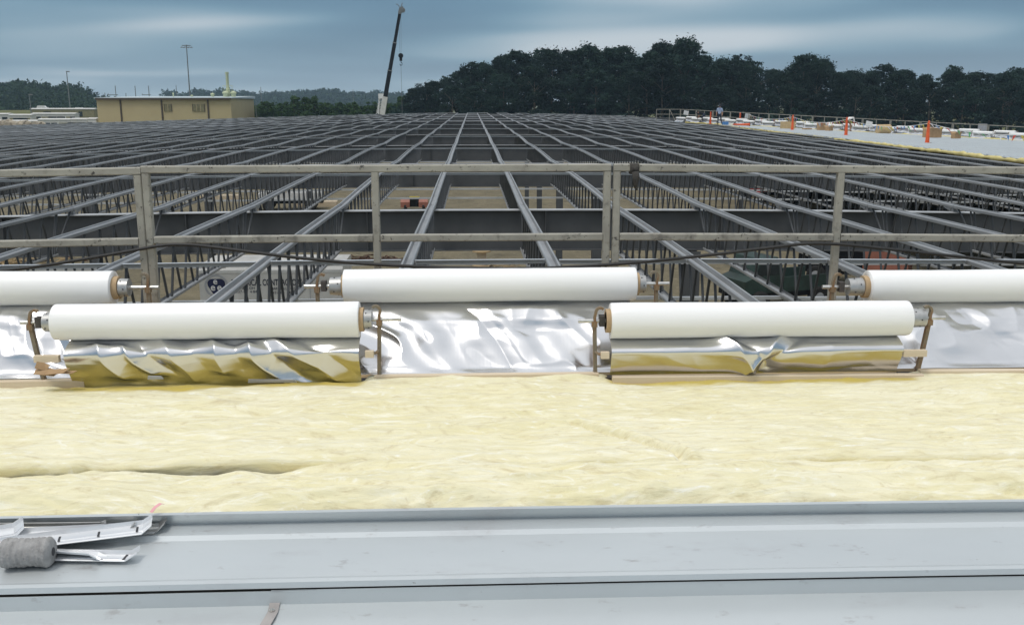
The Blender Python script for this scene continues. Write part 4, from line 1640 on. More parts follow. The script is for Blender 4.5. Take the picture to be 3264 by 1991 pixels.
# masts and poles
def mast(u, vt, vb, y, r, label, name='light_mast', head=None, arms=(), group=None):
    t = at_y(u, vt, y)
    e = empty(name, (t.x, y, Z_G))
    tag(e, label, 'mast' if head else 'pole', group)
    H_ = t.z - Z_G
    q = MB()
    q.tube((0, 0, 0), (0, 0, H_), r, r * .55, n=8)
    q.build('pole_shaft', M['pole'], e, smooth=True, angle=40)
    if head == 'ring':
        q = MB()
        q.sweep([(1.15 * math.cos(a), 1.15 * math.sin(a), H_ - .2) for a in np.linspace(0, 6.283, 17)], .06, n=5)
        for a in range(4):
            q.tube((0, 0, H_ - .1), (1.15 * math.cos(a * 1.571), 1.15 * math.sin(a * 1.571), H_ - .2), .05, n=5)
        q.build('ring_frame', M['pole'], e)
        for a in range(8):
            q = MB()
            an = a * math.pi / 4
            q.lathe([(0, .3), (.1, .28), (.22, .1), (.24, 0)], 10, 'Z')
            q.build('floodlight', M['pole'], e, (1.3 * math.cos(an), 1.3 * math.sin(an), H_ - .75))
    elif head == 'box':
        q = MB()
        q.box((.35, 0, H_ - .15), (.9, .5, .3))
        q.build('lamp_head', M['pole'], e)
    for z, l in arms:
        q = MB()
        q.box((-l * .3, 0, H_ - z), (l, .14, .16))
        q.tube((-l * .75, 0, H_ - z), (-l * .75, 0, H_ - z + .35), .06, n=6)
        q.build('cross_arm', M['pole'], e)


mast(594, 143, 300, 262, .20, 'tall light mast with a ring of lamps behind the tan building', head='ring')
mast(212, 227, 350, 300, .20, 'tall single light mast in front of the wooded hill', head='box')
mast(93, 300, 360, 250, .16, 'small lamp post beyond the white sheds', name='lamp_post', head='box')
mast(334, 296, 330, 240, .14, 'short stub pole above the left end of the tan building', name='utility_pole')
mast(367, 274, 330, 250, .15, 'utility pole with two arms, left above the tan building', name='utility_pole', arms=((2.2, 2.4), (6.6, 2.4)))
mast(401, 297, 330, 240, .14, 'short stub pole between the armed poles', name='utility_pole')
mast(430, 274, 330, 262, .16, 'utility pole with a round transformer above the tan building', name='utility_pole', arms=((6.0, 3.0), (7.4, 2.2)))
mast(473, 274, 330, 250, .15, 'utility pole with two arms, right above the tan building', name='utility_pole', arms=((2.2, 2.2), (6.6, 2.0)))
mast(561, 272, 330, 300, .15, 'thin utility pole just left of the ring-lamp mast', name='utility_pole')
mast(831, 278, 330, 320, .15, 'thin utility pole right of the tan building', name='utility_pole')
mast(815, 330, 360, 222, .10, 'pale post beside the tan building corner', name='utility_pole')
mast(1125, 285, 330, 420, .15, 'thin far pole left of the crane', name='utility_pole')

# low white sheds at the far left
def shed(u0, u1, vt, y, depth, label, doors, name='white_shed', mat='offwhite'):
    a, c = at_y(u0, vt, y), at_y(u1, vt, y)
    H_ = a.z - Z_G
    e = empty(name, (a.x, y, Z_G))
    tag(e, label, 'shed', 'white sheds beyond the roof')
    W_ = c.x - a.x
    q = MB()
    q.bbox(0, W_, 0, depth, -.1, H_ - .25)
    q.build('wall', M[mat], e)
    q = MB()
    q.add([(-.1, -.12, H_ - .248), (W_ + .1, -.12, H_ - .248), (W_ + .1, depth + .12, H_ - .248), (-.1, depth + .12, H_ - .248), (-.1, -.12, H_ - .1), (W_ + .1, -.12, H_ - .1), (W_ + .1, depth / 2, H_ + .1), (-.1, depth / 2, H_ + .1), (W_ + .1, depth + .12, H_ - .1), (-.1, depth + .12, H_ - .1)],
          [(0, 3, 2, 1), (0, 1, 5, 4), (4, 5, 6, 7), (7, 6, 8, 9), (2, 3, 9, 8), (0, 4, 7, 9, 3), (1, 2, 8, 6, 5)])
    q.build('roof', M['offwhite'], e)
    for i in range(doors):
        x = W_ * (i + .5 + random.uniform(-.25, .25)) / doors
        w_, hh = random.choice(((1.2, 1.5), (1.9, 2.6), (1.0, 1.3)))
        q = MB()
        q.bbox(x - w_ / 2, x + w_ / 2, -.06, -.002, H_ - .8 - hh, H_ - .8)
        q.build('window', M['glass'] if random.random() < .5 else M['louvre'], e)


shed(-70, 26, 362, 232, 2.6, 'white shed cut off at the left edge', 4)
shed(28, 98, 365, 226, 2.6, 'white shed with doors, second from the left edge', 5)
shed(100, 238, 361, 236, 2.6, 'long white shed with a row of windows before the field', 9)
shed(-40, 118, 384, 208, 2.6, 'low white shed roof behind the rubble', 5)
shed(120, 222, 379, 206, 2.6, 'low white shed in the middle near the rubble', 5)
shed(224, 276, 378, 205, 2.6, 'small white shed near the tan building', 4)
shed(278, 306, 377, 202, 2.6, 'small white shed touching the tan building', 1, mat='white')
shed(96, 300, 346, 262, 2.6, 'long brown low building behind the white sheds', 6, 'brown_shed', 'louvre')
for u, v, lab in ((136, 342, 'tan van parked far off by the field'), (256, 348, 'white car parked far off by the field')):
    p = at_y(u, v, 290)
    e = empty('parked_vehicle', (p.x, 290, p.z - .6))
    e.scale = (.62, .62, .62)
    tag(e, lab, 'vehicle')
    q = MB()
    q.extrude([(-2.4, 0), (2.4, 0), (2.4, .8), (1.6, .95), (1.0, 1.6), (-1.9, 1.7), (-2.4, 1.0)], -.9, .9, 1, 'Y', True)
    q.build('body', M['plywood'] if 'yellow' in lab else M['white'], e)
    for sx in (-1.5, 1.5):
        q = MB()
        q.lathe([(-1.0, .0), (-1.0, .38), (1.0, .38), (1.0, 0)], 12, 'Y')
        q.build('wheel', M['tire'], e, (sx, 0, .1))

# rubble at the left
rm = []
for s in range(4):
    rg = np.random.default_rng(90 + s)
    bm = bmesh.new()
    bmesh.ops.create_icosphere(bm, subdivisions=2, radius=1)
    for v in bm.verts:
        v.co *= .75 + .5 * rg.random()
        v.co.z *= .7
    me = bpy.data.meshes.new('stone')
    bm.to_mesh(me)
    bm.free()
    me.materials.append(M['rock'])
    rm.append(me)
q = MB()
X_, Y_ = np.meshgrid(np.linspace(-110, -60, 40), np.linspace(166, 196, 20), indexing='ij')
Z_ = Z_G - .2 + 3.3 * np.exp(-((X_ + 80) / 14) ** 2 - ((Y_ - 180) / 7) ** 2) * (.8 + .5 * fbm(X_ / 4, Y_ / 4, 3, 71))
tag(link('rubble_mound', grid_mesh('rubble_mound', X_, Y_, Z_, M['rock'])), 'low mound of earth under the pale rubble', 'mound', kind='stuff')
for i in range(46):
    u = random.uniform(-10, 142)
    v = 402 - 8 * random.random() * (1 - max(0, u) / 200)
    y = random.uniform(172, 182)
    p = at_y(u, v, y)
    o = link('stone', random.choice(rm), None, p, (random.random() * 3, random.random() * 3, random.random() * 6), [random.uniform(.35, .95)] * 3)
    tag(o, 'pale stone in the rubble heap at the far left edge', 'stone', 'stones of the rubble heap')

# ------------------------------------------------------------------ mobile crane
YC = 186.0
cb, ct = at_y(1222, 352, YC), at_y(1275, 40, YC)
cr = empty('mobile_crane', (cb.x, YC, Z_G))
tag(cr, 'mobile crane with a long black boom raised behind the roof', 'crane')
O = Vector((cb.x, YC, Z_G))
piv = Vector((cb.x - .9, YC, Z_G + 2.4)) - O
tip = ct - O
dirb = (tip - piv)
Lb = dirb.length
du = dirb.normalized()
base_end = (at_y(1232, 338, YC) - O)
tb_ = (base_end - piv).length / Lb
stations = [(0, tb_, 1.25, 'white'), (tb_, .40, .86, 'steel_dk'), (.40, .70, .74, 'steel_dk'), (.70, 1.0, .60, 'steel_dk')]
stations = [(0, .30, 1.15, 'offwhite'), (.28, .52, .92, 'steel_dk'), (.515, .75, .80, 'steel_dk'), (.745, 1.0, .66, 'steel_dk')]
for a, c, w, mt in stations:
    q = MB()
    q.sweep([piv + dirb * a, piv + dirb * c], 0, rect=(w * .8, w), up=(0, 1, 0))
    bs = q.build('boom_section', M[mt], cr)
    if mt == 'steel_dk':
        q = MB()
        q.sweep([piv + dirb * (c - .004), piv + dirb * (c + .003)], 0, rect=(w * .8 + .14, w + .14), up=(0, 1, 0))
        q.build('collar', M['pole'], bs)
q = MB()
q.sweep([tip - du * .3, tip + du * .6, tip + du * .9 + Vector((.5, 0, -.1))], 0, rect=(.6, .7), up=(0, 1, 0))
q.tube(tip + du * .4 + Vector((.45, -.25, 0)), tip + du * .4 + Vector((.45, .25, 0)), .45, n=14)
q.sweep([tip + du * .6, tip + du * 1.2 + Vector((-.5, 0, .1)), tip + du * 1.0 + Vector((-.9, 0, .5))], .07, n=5)
q.sweep([tip + du * .6, tip + du * 1.3 + Vector((.2, 0, .4))], .08, n=5)
q.build('boom_head', M['pole'], cr)
hk = at_y(1277.5, 178, YC) - O
for dx in (-.28, .2):
    q = MB()
    q.tube((hk.x + dx * .5, -.0, hk.z + .6), (hk.x + dx, 0, tip.z + .3), .022, n=5)
    q.build('hoist_rope', M['pole'], cr)
q = MB()
q.lathe([(-.2, 0), (-.2, .46), (.2, .46), (.2, 0)], 16, 'Y')
q.box((0, 0, -.6), (.5, .4, .7))
q.build('hook_block', M['steel_dk'], cr, hk)
q = MB()
q.sweep([(0, 0, -.9), (.02, 0, -1.2), (.24, 0, -1.4), (.18, 0, -1.7), (-.1, 0, -1.75), (-.2, 0, -1.5)], .075, n=6)
q.build('hook', M['steel_dk'], cr, hk)
q = MB()
q.tube((hk.x, 0, hk.z - 1.7), (hk.x + .02, 0, 1.0 + Z_G * 0), .03, n=5)
q.build('load_line', M['pole'], cr)
# white lattice jib stowed beside the boom foot
q = MB()
j0, j1 = at_y(1206, 362, YC) - O, at_y(1216, 312, YC) - O
off = [Vector((dx, dy, 0)) for dx in (-.42, .42) for dy in (-.4, .4)]
for o_ in off:
    q.tube(j0 + o_ - Vector((0, 0, 6)), j1 + o_, .09, n=5)
for i in range(10):
    t0_, t1_ = i / 10, (i + 1) / 10
    a, c = j0 + (j1 - j0) * t0_, j0 + (j1 - j0) * t1_
    q.tube(a + off[i % 2], c + off[2 + (i + 1) % 2], .05, n=4)
    q.tube(a + off[2 + i % 2], c + off[(i + 1) % 2], .05, n=4)
q.box(j1 + Vector((.1, 0, .3)), (1.3, .9, .9))
q.build('stowed_jib', M['white'], cr)
q = MB()
q.bbox(-5.5, 4.5, -1.3, 1.3, .7, 1.5)
q.bbox(-3.2, 1.2, -1.2, 1.2, 1.51, 3.0)
q.bbox(1.6, 3.9, -1.2, 0, 1.51, 3.2)
q.build('carrier', M['white'], cr)
for x in (-4.4, -3.0, 1.5, 3.2):
    for s in (-1, 1):
        q = MB()
        q.lathe([(-.2, 0), (-.2, .5), (-.14, .58), (.14, .58), (.2, .5), (.2, 0)], 16, 'Y')
        q.build('wheel', M['tire'], cr, (x, s * 1.2, .58))

# ------------------------------------------------------------------ covered roof on the right
def cover_z(x):
    return .31 - .03 * x


def roll_x(y):
    return 21.4 + (97.9 - y) * .35


PW = .61
prof_p = [(0, .0), (.015, .045), (.035, .045), (.05, .004), (.16, .0), (.45, .0), (.56, .004), (.595, .0)]
ys = np.arange(31.0, 100.5, PW)
NPAN = len(ys)
cover_roof = empty('covered_roof')
tag(cover_roof, kind='structure')
for i, y in enumerate(ys):
    xa = edge_x(y + PW / 2) + random.uniform(-.04, .04)
    xb = min(roll_x(y) - .55, 44) if y < 97 else xa + 1.2
    if xb < xa + 1.0:
        xb = xa + 1.0
    b = MB()
    for x in (xa, xb):
        pass
    P = []
    for x in (xa, xb):
        P += [(x, y + a, cover_z(x) + c) for a, c in prof_p]
    k = len(prof_p)
    F = [(j, j + 1, k + j + 1, k + j) for j in range(k - 1)]
    P += [(xa, y + a, cover_z(xa) + c - .03) for a, c in prof_p]
    F += [(2 * k + j, 2 * k + j + 1, j + 1, j) for j in range(k - 1)]
    b.add(P, F)
    b.build('roof_panel', M['panel'], cover_roof)


def wool_strip(name, pts, r, label, seed, sub=.35):
    """lumpy roll of wool along a line"""
    pts = [Vector(p) for p in pts]
    line = []
    for a, c in zip(pts[:-1], pts[1:]):
        n = max(2, int((c - a).length / sub))
        line += [a + (c - a) * (i / n) for i in range(n)]
    rg = random.Random(seed)
    q = MB()
    q.sweep([p + Vector((rg.uniform(-.04, .04), 0, rg.uniform(-.02, .03))) for p in line], [r(p) * rg.uniform(.55, 1.35) for p in line], n=9)
    tag(q.build(name, M['yellow_wool'], smooth=True), label, 'insulation')


wool_strip('insulation_edge', [(edge_x(y) - .02, y, cover_z(edge_x(y)) - .085) for y in np.linspace(30, 100, 30)], lambda p: .09 if p.y < 52 else .055, 'yellow wool sticking out under the covered roof edge', 1)
wool_strip('insulation_strip', [(roll_x(y) - .62, y, cover_z(roll_x(y)) + .02) for y in np.linspace(54, 97, 20)], lambda p: .07, 'yellow wool strip at the foot of the far white rolls', 2)
# dark edge beam under the covered roof
q = MB()
ys_ = np.linspace(16, 156, 30)
q.sweep([(edge_x(y) + .1, y, cover_z(edge_x(y)) - .50) for y in ys_], 0, rect=(.2, .55))
tag(q.build('edge_beam', M['beam']), 'dark steel beam carrying the covered roof edge', 'beam')
q = MB()
q.add([(edge_x(y) + .3, y, cover_z(edge_x(y)) - .16) for y in (28, 110)] + [(75, y, cover_z(75) - .16) for y in (110, 28)], [(0, 1, 2, 3)])
q.add([(edge_x(y) + .3, y, cover_z(edge_x(y)) - .30) for y in (28, 110)] + [(75, y, cover_z(75) - .30) for y in (110, 28)], [(0, 3, 2, 1)])
tag(q.build('roof_deck', M['beam']), kind='structure')

ldir = Vector((-.33, .943, 0)).normalized()
lnorm = Vector((-ldir.y, ldir.x, 0))        # away to the left/camera side
lnorm = Vector((-.943, -.33, 0)).normalized()
ang = math.atan2(ldir.y, ldir.x)
q = MB()
q.lathe([(-.80, .0), (-.80, .09), (-.79, .098), (.79, .098), (.80, .09), (.80, 0)], 20)
far_roll = q.mesh('wound_sheet', M['white_pvc'], smooth=True, angle=40)
q = MB()
q.tube((-1.02, 0, 0), (1.02, 0, 0), .02, n=8)
far_axle = q.mesh('axle', M['axle'], smooth=True)
q = MB()
for s in (-.93, .93):
    q.sweep([(s, 0, -.42), (s, 0, .06), (s, .05, .1)], 0, rect=(.03, .03))
far_stand = q.mesh('stand_posts', M['rusty'])
far_sheets = []
for s in range(3):
    S, H = np.meshgrid(np.linspace(-.78, .76, 40), np.linspace(0, 1, 16), indexing='ij')
    D = .05 * (fbm(S * 5 + H * 3, H * 2, 3, 60 + s) - .5)
    far_sheets.append(grid_mesh('hanging_sheet', S, .06 - .34 * np.clip(H * 1.2, 0, 1) + D, -.08 - .32 * H, M['foil']))
start = Vector((roll_x(98.5), 98.5, 0))
NR = 30
for i in range(NR):
    p = start - ldir * (1.45 * i)
    back = i % 2
    c = p - lnorm * (.30 * back)
    z = cover_z(p.x) + .40 + .10 * back
    e = empty('far_facing_roll', (c.x, c.y, z), ang + math.pi)
    tag(e, 'small white roll over silver foil on the far platform, %s from its far end' % ORD[i], 'roll', 'white rolls along the far platform')
    link('wound_sheet', far_roll, e)
    link('axle', far_axle, e)
    link('stand_posts', far_stand, e)
    link('hanging_sheet', far_sheets[i % 3], e)

# its guard rail
def far_rail_top(p):
    t = (98.5 - p.y) / 41.0
    return cover_z(p.x) + 1.24 - .42 * t


NF = 16
rs = start - lnorm * 1.15 + ldir * 2.0
for i in range(NF):
    a = rs - ldir * (3.0 * i + .03)
    c = rs - ldir * (3.0 * (i + 1) - .03)
    e = empty('far_guard_rail', (a.x, a.y, cover_z(a.x)))
    tag(e, 'thin grey guard rail frame on the far platform, %s from its far end' % ORD[i], 'guard rail', 'guard rail frames on the far platform')
    o_ = Vector(e.location)
    za, zc_ = Vector((a.x, a.y, far_rail_top(a))) - o_, Vector((c.x, c.y, far_rail_top(c))) - o_
    for nm, f in (('top_rail', 0.0), ('middle_rail', .5)):
        q = MB()
        q.sweep([za - Vector((0, 0, f)), zc_ - Vector((0, 0, f))], 0, rect=(.05, .05))
        q.build(nm, M['rail'], e)
    for t in (0.01, .5, .99):
        p = za + (zc_ - za) * t
        q = MB()
        q.sweep([p - Vector((0, 0, 1.35)), p - Vector((0, 0, .03))], 0, rect=(.05, .05), up=(0, 1, 0))
        q.build('post', M['rail'], e)
# end return with a brace
a = rs + ldir * 0.03
e = empty('far_guard_rail', (a.x, a.y, cover_z(a.x)))
tag(e, 'guard rail end frame with diagonal braces at the far platform tip', 'guard rail', 'guard rail frames on the far platform')
zt = far_rail_top(a) - e.location.z
dl = Vector((-2.4, .6, 0))
for nm, z in (('top_rail', zt), ('middle_rail', zt - .5)):
    q = MB()
    q.sweep([(0, 0, z), dl + Vector((0, 0, z))], 0, rect=(.05, .05))
    q.build(nm, M['rail'], e)
for t in (.01, .45, .99):
    q = MB()
    q.sweep([dl * t + Vector((0, 0, 0)), dl * t + Vector((0, 0, zt - .03))], 0, rect=(.05, .05), up=(0, 1, 0))
    q.build('post', M['rail'], e)
q = MB()
q.sweep([dl * .45 + Vector((0, 0, zt)), dl * .2 + Vector((0, 0, .1))], 0, rect=(.05, .05), up=(0, 1, 0))
q.build('brace', M['rail'], e)

# orange delineator posts
q = MB()
q.lathe([(0, .17), (.03, .17), (.05, .105), (.95, .062), (.96, .075), (1.02, .075), (1.03, .045), (1.10, .05), (1.13, .03), (1.14, 0)], 16, 'Z')
dmesh = q.mesh('tapered_post', M['orange'], smooth=True, angle=40)
q = MB()
q.lathe([(0, .235), (.025, .235), (.035, .2), (.035, .172)], 8, 'Z')
dbase = q.mesh('rubber_base', M['rubber'])
DEL = [(2264, 396, 'beside the standing worker'), (2358, 399, 'just right of the standing worker'), (2525, 416, 'in front of the large pale box'), (2696, 433, 'in front of the stooping worker in white'), (2955, 457, 'in front of the big brown box')]
dpos = []
for u, v, lab in DEL:
    p = on_cover(u, v)
    p.z = cover_z(p.x) + .006
    e = empty('delineator_post', p)
    tag(e, 'orange delineator post on the covered roof, %s' % lab, 'delineator', 'orange delineator posts')
    link('tapered_post', dmesh, e)
    link('rubber_base', dbase, e)
    dpos.append(p + Vector((0, 0, 1.0)))
pl_ = on_cover(2390, 404)
e = empty('delineator_post', (pl_.x, pl_.y, cover_z(pl_.x) + .18))
e.rotation_euler = (0, R(-90), R(-4))
e.scale = (1, 1, 1.3)
tag(e, 'orange delineator post lying flat near the blue cooler', 'delineator', 'orange delineator posts')
link('tapered_post', dmesh, e)
link('rubber_base', dbase, e)

# strings of pennants
ends = [dpos[1] + Vector((.6, -.5, 0)), dpos[2], dpos[3], dpos[4], dpos[4] + (dpos[4] - dpos[3]) * .8 + Vector((1.6, 0, -.2))]
fl_names = ['flag_yellow', 'flag_blue', 'flag_white', 'flag_red', 'flag_green', 'flag_white', 'flag_blue', 'flag_yellow', 'flag_red']
slab = ['from the post beside the worker', 'left of the stooping worker', 'right of the stooping worker', 'running off the right edge']
for i in range(4):
    a, c = ends[i], ends[i + 1]
    e = empty('pennant_string', a)
    tag(e, 'string of coloured pennants on the covered roof, %s' % slab[i], 'pennants', 'pennant strings between the orange posts')
    n = int((c - a).length / .42)
    pts = [Vector((0, 0, 0)) + (c - a) * (j / n) - Vector((0, 0, .30 * 4 * (j / n) * (1 - j / n))) for j in range(n + 1)]
    q = MB()
    q.sweep(pts, .012, n=4)
    q.build('cord', M['white'], e)
    for j in range(n):
        m_ = pts[j]
        d = (pts[j + 1] - pts[j])
        sway = Vector((random.uniform(-.05, .34), random.uniform(-.12, .12), random.uniform(-.05, .12)))
        tp = [m_ + d * .2, m_ + d * .62, m_ + d * .4 + Vector((0, 0, -.27)) + sway]
        th = Vector((.004, .002, 0))
        q = MB()
        q.add([p - th for p in tp] + [p + th for p in tp], [(0, 1, 2), (5, 4, 3), (0, 3, 4, 1), (1, 4, 5, 2), (2, 5, 3, 0)])
        q.build('pennant', M[random.choice(fl_names)], e)

# boxes and bits on the covered roof
def open_box(u, v, w, d, h, label, mat='card', rz=.2, name='cardboard_box', flaps=True):
    p = on_cover(u, v)
    e = empty(name, (p.x, p.y, cover_z(p.x) + .05), rz)
    tag(e, label, 'box', 'boxes lying on the covered roof')
    q = MB()
    t = .012
    q.bbox(-w / 2, w / 2, -d / 2, -d / 2 + t, 0, h)
    q.bbox(-w / 2, w / 2, d / 2 - t, d / 2, 0, h)
    q.bbox(-w / 2, -w / 2 + t, -d / 2 + t, d / 2 - t, 0, h)
    q.bbox(w / 2 - t, w / 2, -d / 2 + t, d / 2 - t, 0, h)
    q.bbox(-w / 2 + t, w / 2 - t, -d / 2 + t, d / 2 - t, 0, t)
    q.build('carton', M[mat], e)
    if flaps:
        for s in (-1, 1):
            q = MB()
            q.add([(-w / 2, s * d / 2, h + .001), (w / 2, s * d / 2, h + .001), (w / 2, s * (d / 2 + .12), h + .13), (-w / 2, s * (d / 2 + .12), h + .13)], [(0, 1, 2, 3)])
            q.add([(-w / 2, s * d / 2, h + .008), (w / 2, s * d / 2, h + .008), (w / 2, s * (d / 2 + .12), h + .137), (-w / 2, s * (d / 2 + .12), h + .137)], [(3, 2, 1, 0)])
            q.build('flap', M[mat], e)
    return e


open_box(2510, 412, 1.15, .5, .55, 'large pale cardboard box behind the third orange post', 'plywood', -.3, flaps=False)
open_box(2617, 417, .55, .4, .45, 'upright brown cardboard box near the white rolls', 'card', .2)
open_box(2642, 419, .42, .4, .25, 'small open brown cardboard box with raised flaps', 'card', .5)
open_box(2572, 415, .6, .5, .10, 'flattened brown cardboard box on the covered roof', 'card', .1, flaps=False)
open_box(2970, 441, .95, .6, .48, 'big brown cardboard box behind the nearest orange post', 'card', .25)
open_box(3046, 444, .42, .4, .28, 'small brown box with a red base', 'card', .1)
open_box(2312, 400, .45, .35, .28, 'blue cooler box near the standing worker', 'flag_blue', .1, name='cooler_box', flaps=False)
open_box(2415, 402, .5, .35, .30, 'pale grey tool box near the lying orange post', 'offwhite', .1, name='tool_box', flaps=False)
p = on_cover(2815, 427)
q = MB()
q.lathe([(-.55, 0), (-.55, .28), (-.50, .33), (.50, .33), (.55, .28), (.55, .10)], 20, 'X')
tag(q.build('fibre_drum', M['plywood'], None, (p.x, p.y, cover_z(p.x) + .34), (0, 0, .3), smooth=True, angle=40), 'fat round tan drum lying by the white rolls', 'drum')
p = on_cover(3117, 436)
q = MB()
q.box((0, 0, .55), (.6, .05, .7))
q.box((-.25, 0, .12), (.05, .05, .24))
q.box((.25, 0, .12), (.05, .05, .24))
tag(q.build('grey_board', M['greyprint'], None, (p.x + .8, p.y + 1.0, cover_z(p.x)), (0, 0, -.4)), 'grey sign board standing by the far guard rail', 'board')
for u, v, lab in ((2187, 360, 'near the platform tip'), (2383, 370, 'right of the standing worker'), (2770, 396, 'above the tan drum')):
    d = ray(u, v)
    t_ = (far_rail_top(Vector((roll_x(80), 80, 0))))
    yy_ = {2187: 99.0, 2383: 90.0, 2770: 70.0}[u]
    p = at_y(u, v, yy_)
    q = MB()
    q.box((0, 0, 0), (.5, .03, .42), Matrix.Rotation(.2, 3, 'Y'))
    tag(q.build('white_placard', M['white'], None, p, (0, 0, .1)), 'small white placard tied to the far guard rail, %s' % lab, 'placard')

# ------------------------------------------------------------------ people
def person(loc, rz, joints, bones, radii, mats, groups, label, extra):
    """one continuous skinned body; groups: bone -> material index"""
    names = list(joints)
    me = bpy.data.meshes.new('body')
    me.from_pydata([joints[n] for n in names], [(names.index(a), names.index(c)) for a, c in bones], [])
    tmp = bpy.data.objects.new('tmp_body', me)
    COL.objects.link(tmp)
    md = tmp.modifiers.new('skin', 'SKIN')
    sv_ = me.skin_vertices[0].data
    for i, n in enumerate(names):
        rr = radii[n]
        sv_[i].radius = rr if isinstance(rr, tuple) else (rr, rr)
        sv_[i].use_root = (n == 'pelvis')
    tmp.modifiers.new('sub', 'SUBSURF').render_levels = 2
    tmp.modifiers['sub'].levels = 2
    dg = bpy.context.evaluated_depsgraph_get()
    nm = bpy.data.meshes.new_from_object(tmp.evaluated_get(dg))
    bpy.data.objects.remove(tmp)
    for m in mats:
        nm.materials.append(M[m])
    segs = [(Vector(joints[a]), Vector(joints[c]), groups[(a, c)]) for a, c in bones]
    for pg in nm.polygons:
        c = pg.center
        best, bi = 1e9, 0
        for a, d, g_ in segs:
            ab = d - a
            t = max(0, min(1, (c - a).dot(ab) / max(ab.length_squared, 1e-9)))
            dist = (c - a - ab * t).length
            if dist < best:
                best, bi = dist, g_
        pg.material_index = bi
        pg.use_smooth = True
    e = empty('person', loc, rz)
    tag(e, label, 'person')
    nm.name = 'body'
    link('body', nm, e)
    hd = Vector(joints['head'])
    q = MB()
    q.lathe([(-.02, .108), (.03, .115), (.08, .098), (.12, .04), (.125, 0)], 14, 'Z')
    if extra == 'cap':
        q.box((0, .13, -.01), (.15, .12, .014))
    fd = (hd - Vector(joints['neck'])).normalized()
    o = q.build('cap' if extra == 'cap' else 'hair', M['hair'], e, hd + fd * .03, smooth=True, angle=40)
    o.rotation_euler = Vector((0, 0, 1)).rotation_difference(fd).to_euler()
    fw = Vector((0, 1, 0))
    q = MB()
    q.box(hd + fw * .105 - fd * .01, (.026, .04, .04))
    q.box(hd + fw * .092 - fd * .06, (.05, .02, .012))
    for s in (-1, 1):
        q.box(hd + fw * .090 + Vector((s * .036, 0, 0)) + fd * .025, (.022, .02, .014))
        q.box(hd + Vector((s * .095, 0, 0)), (.018, .035, .055))
    q.build('face', M['skin'], e)
    for s, hn, wn in ((-1, 'hand_l', 'wrist_l'), (1, 'hand_r', 'wrist_r')):
        h_, w_ = Vector(joints[hn]), Vector(joints[wn])
        d = (h_ - w_).normalized()
        sd_ = d.cross(Vector((0, 1, 0)))
        sd_ = sd_.normalized() if sd_.length > .1 else Vector((1, 0, 0))
        q = MB()
        for k_ in range(4):
            o_ = h_ + Vector((0, (k_ - 1.5) * .02, 0))
            q.sweep([o_, o_ + d * (.05 + .008 * (1.5 - abs(k_ - 1.3))), o_ + d * .08 - sd_ * .02 * s], [.010, .009, .007], n=5)
        q.sweep([h_ - d * .03 + Vector((0, .035, 0)), h_ + d * .02 + Vector((0, .06, 0)), h_ + d * .05 + Vector((0, .065, 0))], [.011, .010, .008], n=5)
        q.build('fingers', M['skin'], e)
    return e


BON = [('pelvis', 'waist'), ('waist', 'chest'), ('chest', 'neck'), ('neck', 'head'), ('chest', 'shoulder_l'), ('shoulder_l', 'elbow_l'), ('elbow_l', 'wrist_l'), ('wrist_l', 'hand_l'),
       ('chest', 'shoulder_r'), ('shoulder_r', 'elbow_r'), ('elbow_r', 'wrist_r'), ('wrist_r', 'hand_r'),
       ('pelvis', 'hip_l'), ('hip_l', 'knee_l'), ('knee_l', 'ankle_l'), ('ankle_l', 'toe_l'), ('pelvis', 'hip_r'), ('hip_r', 'knee_r'), ('knee_r', 'ankle_r'), ('ankle_r', 'toe_r')]
RAD = dict(pelvis=(.16, .12), waist=(.15, .11), chest=(.18, .12), neck=.055, head=(.098, .11), shoulder_l=.068, shoulder_r=.068, elbow_l=.047, elbow_r=.047, wrist_l=.034, wrist_r=.034, hand_l=(.03, .042), hand_r=(.03, .042),
           hip_l=.095, hip_r=.095, knee_l=.066, knee_r=.066, ankle_l=.048, ankle_r=.048, toe_l=.045, toe_r=.045)


def dress():
    g_ = {}
    for a, c in BON:
        s = a + c
        if 'head' in s or 'wrist' in s:
            g_[(a, c)] = 2
        elif 'knee' in s or 'hip' in s or a == 'pelvis':
            g_[(a, c)] = 1
        elif 'toe' in s:
            g_[(a, c)] = 3
        else:
            g_[(a, c)] = 0
    g_[('pelvis', 'waist')] = 0
    g_[('ankle_l', 'toe_l')] = g_[('ankle_r', 'toe_r')] = 3
    return g_


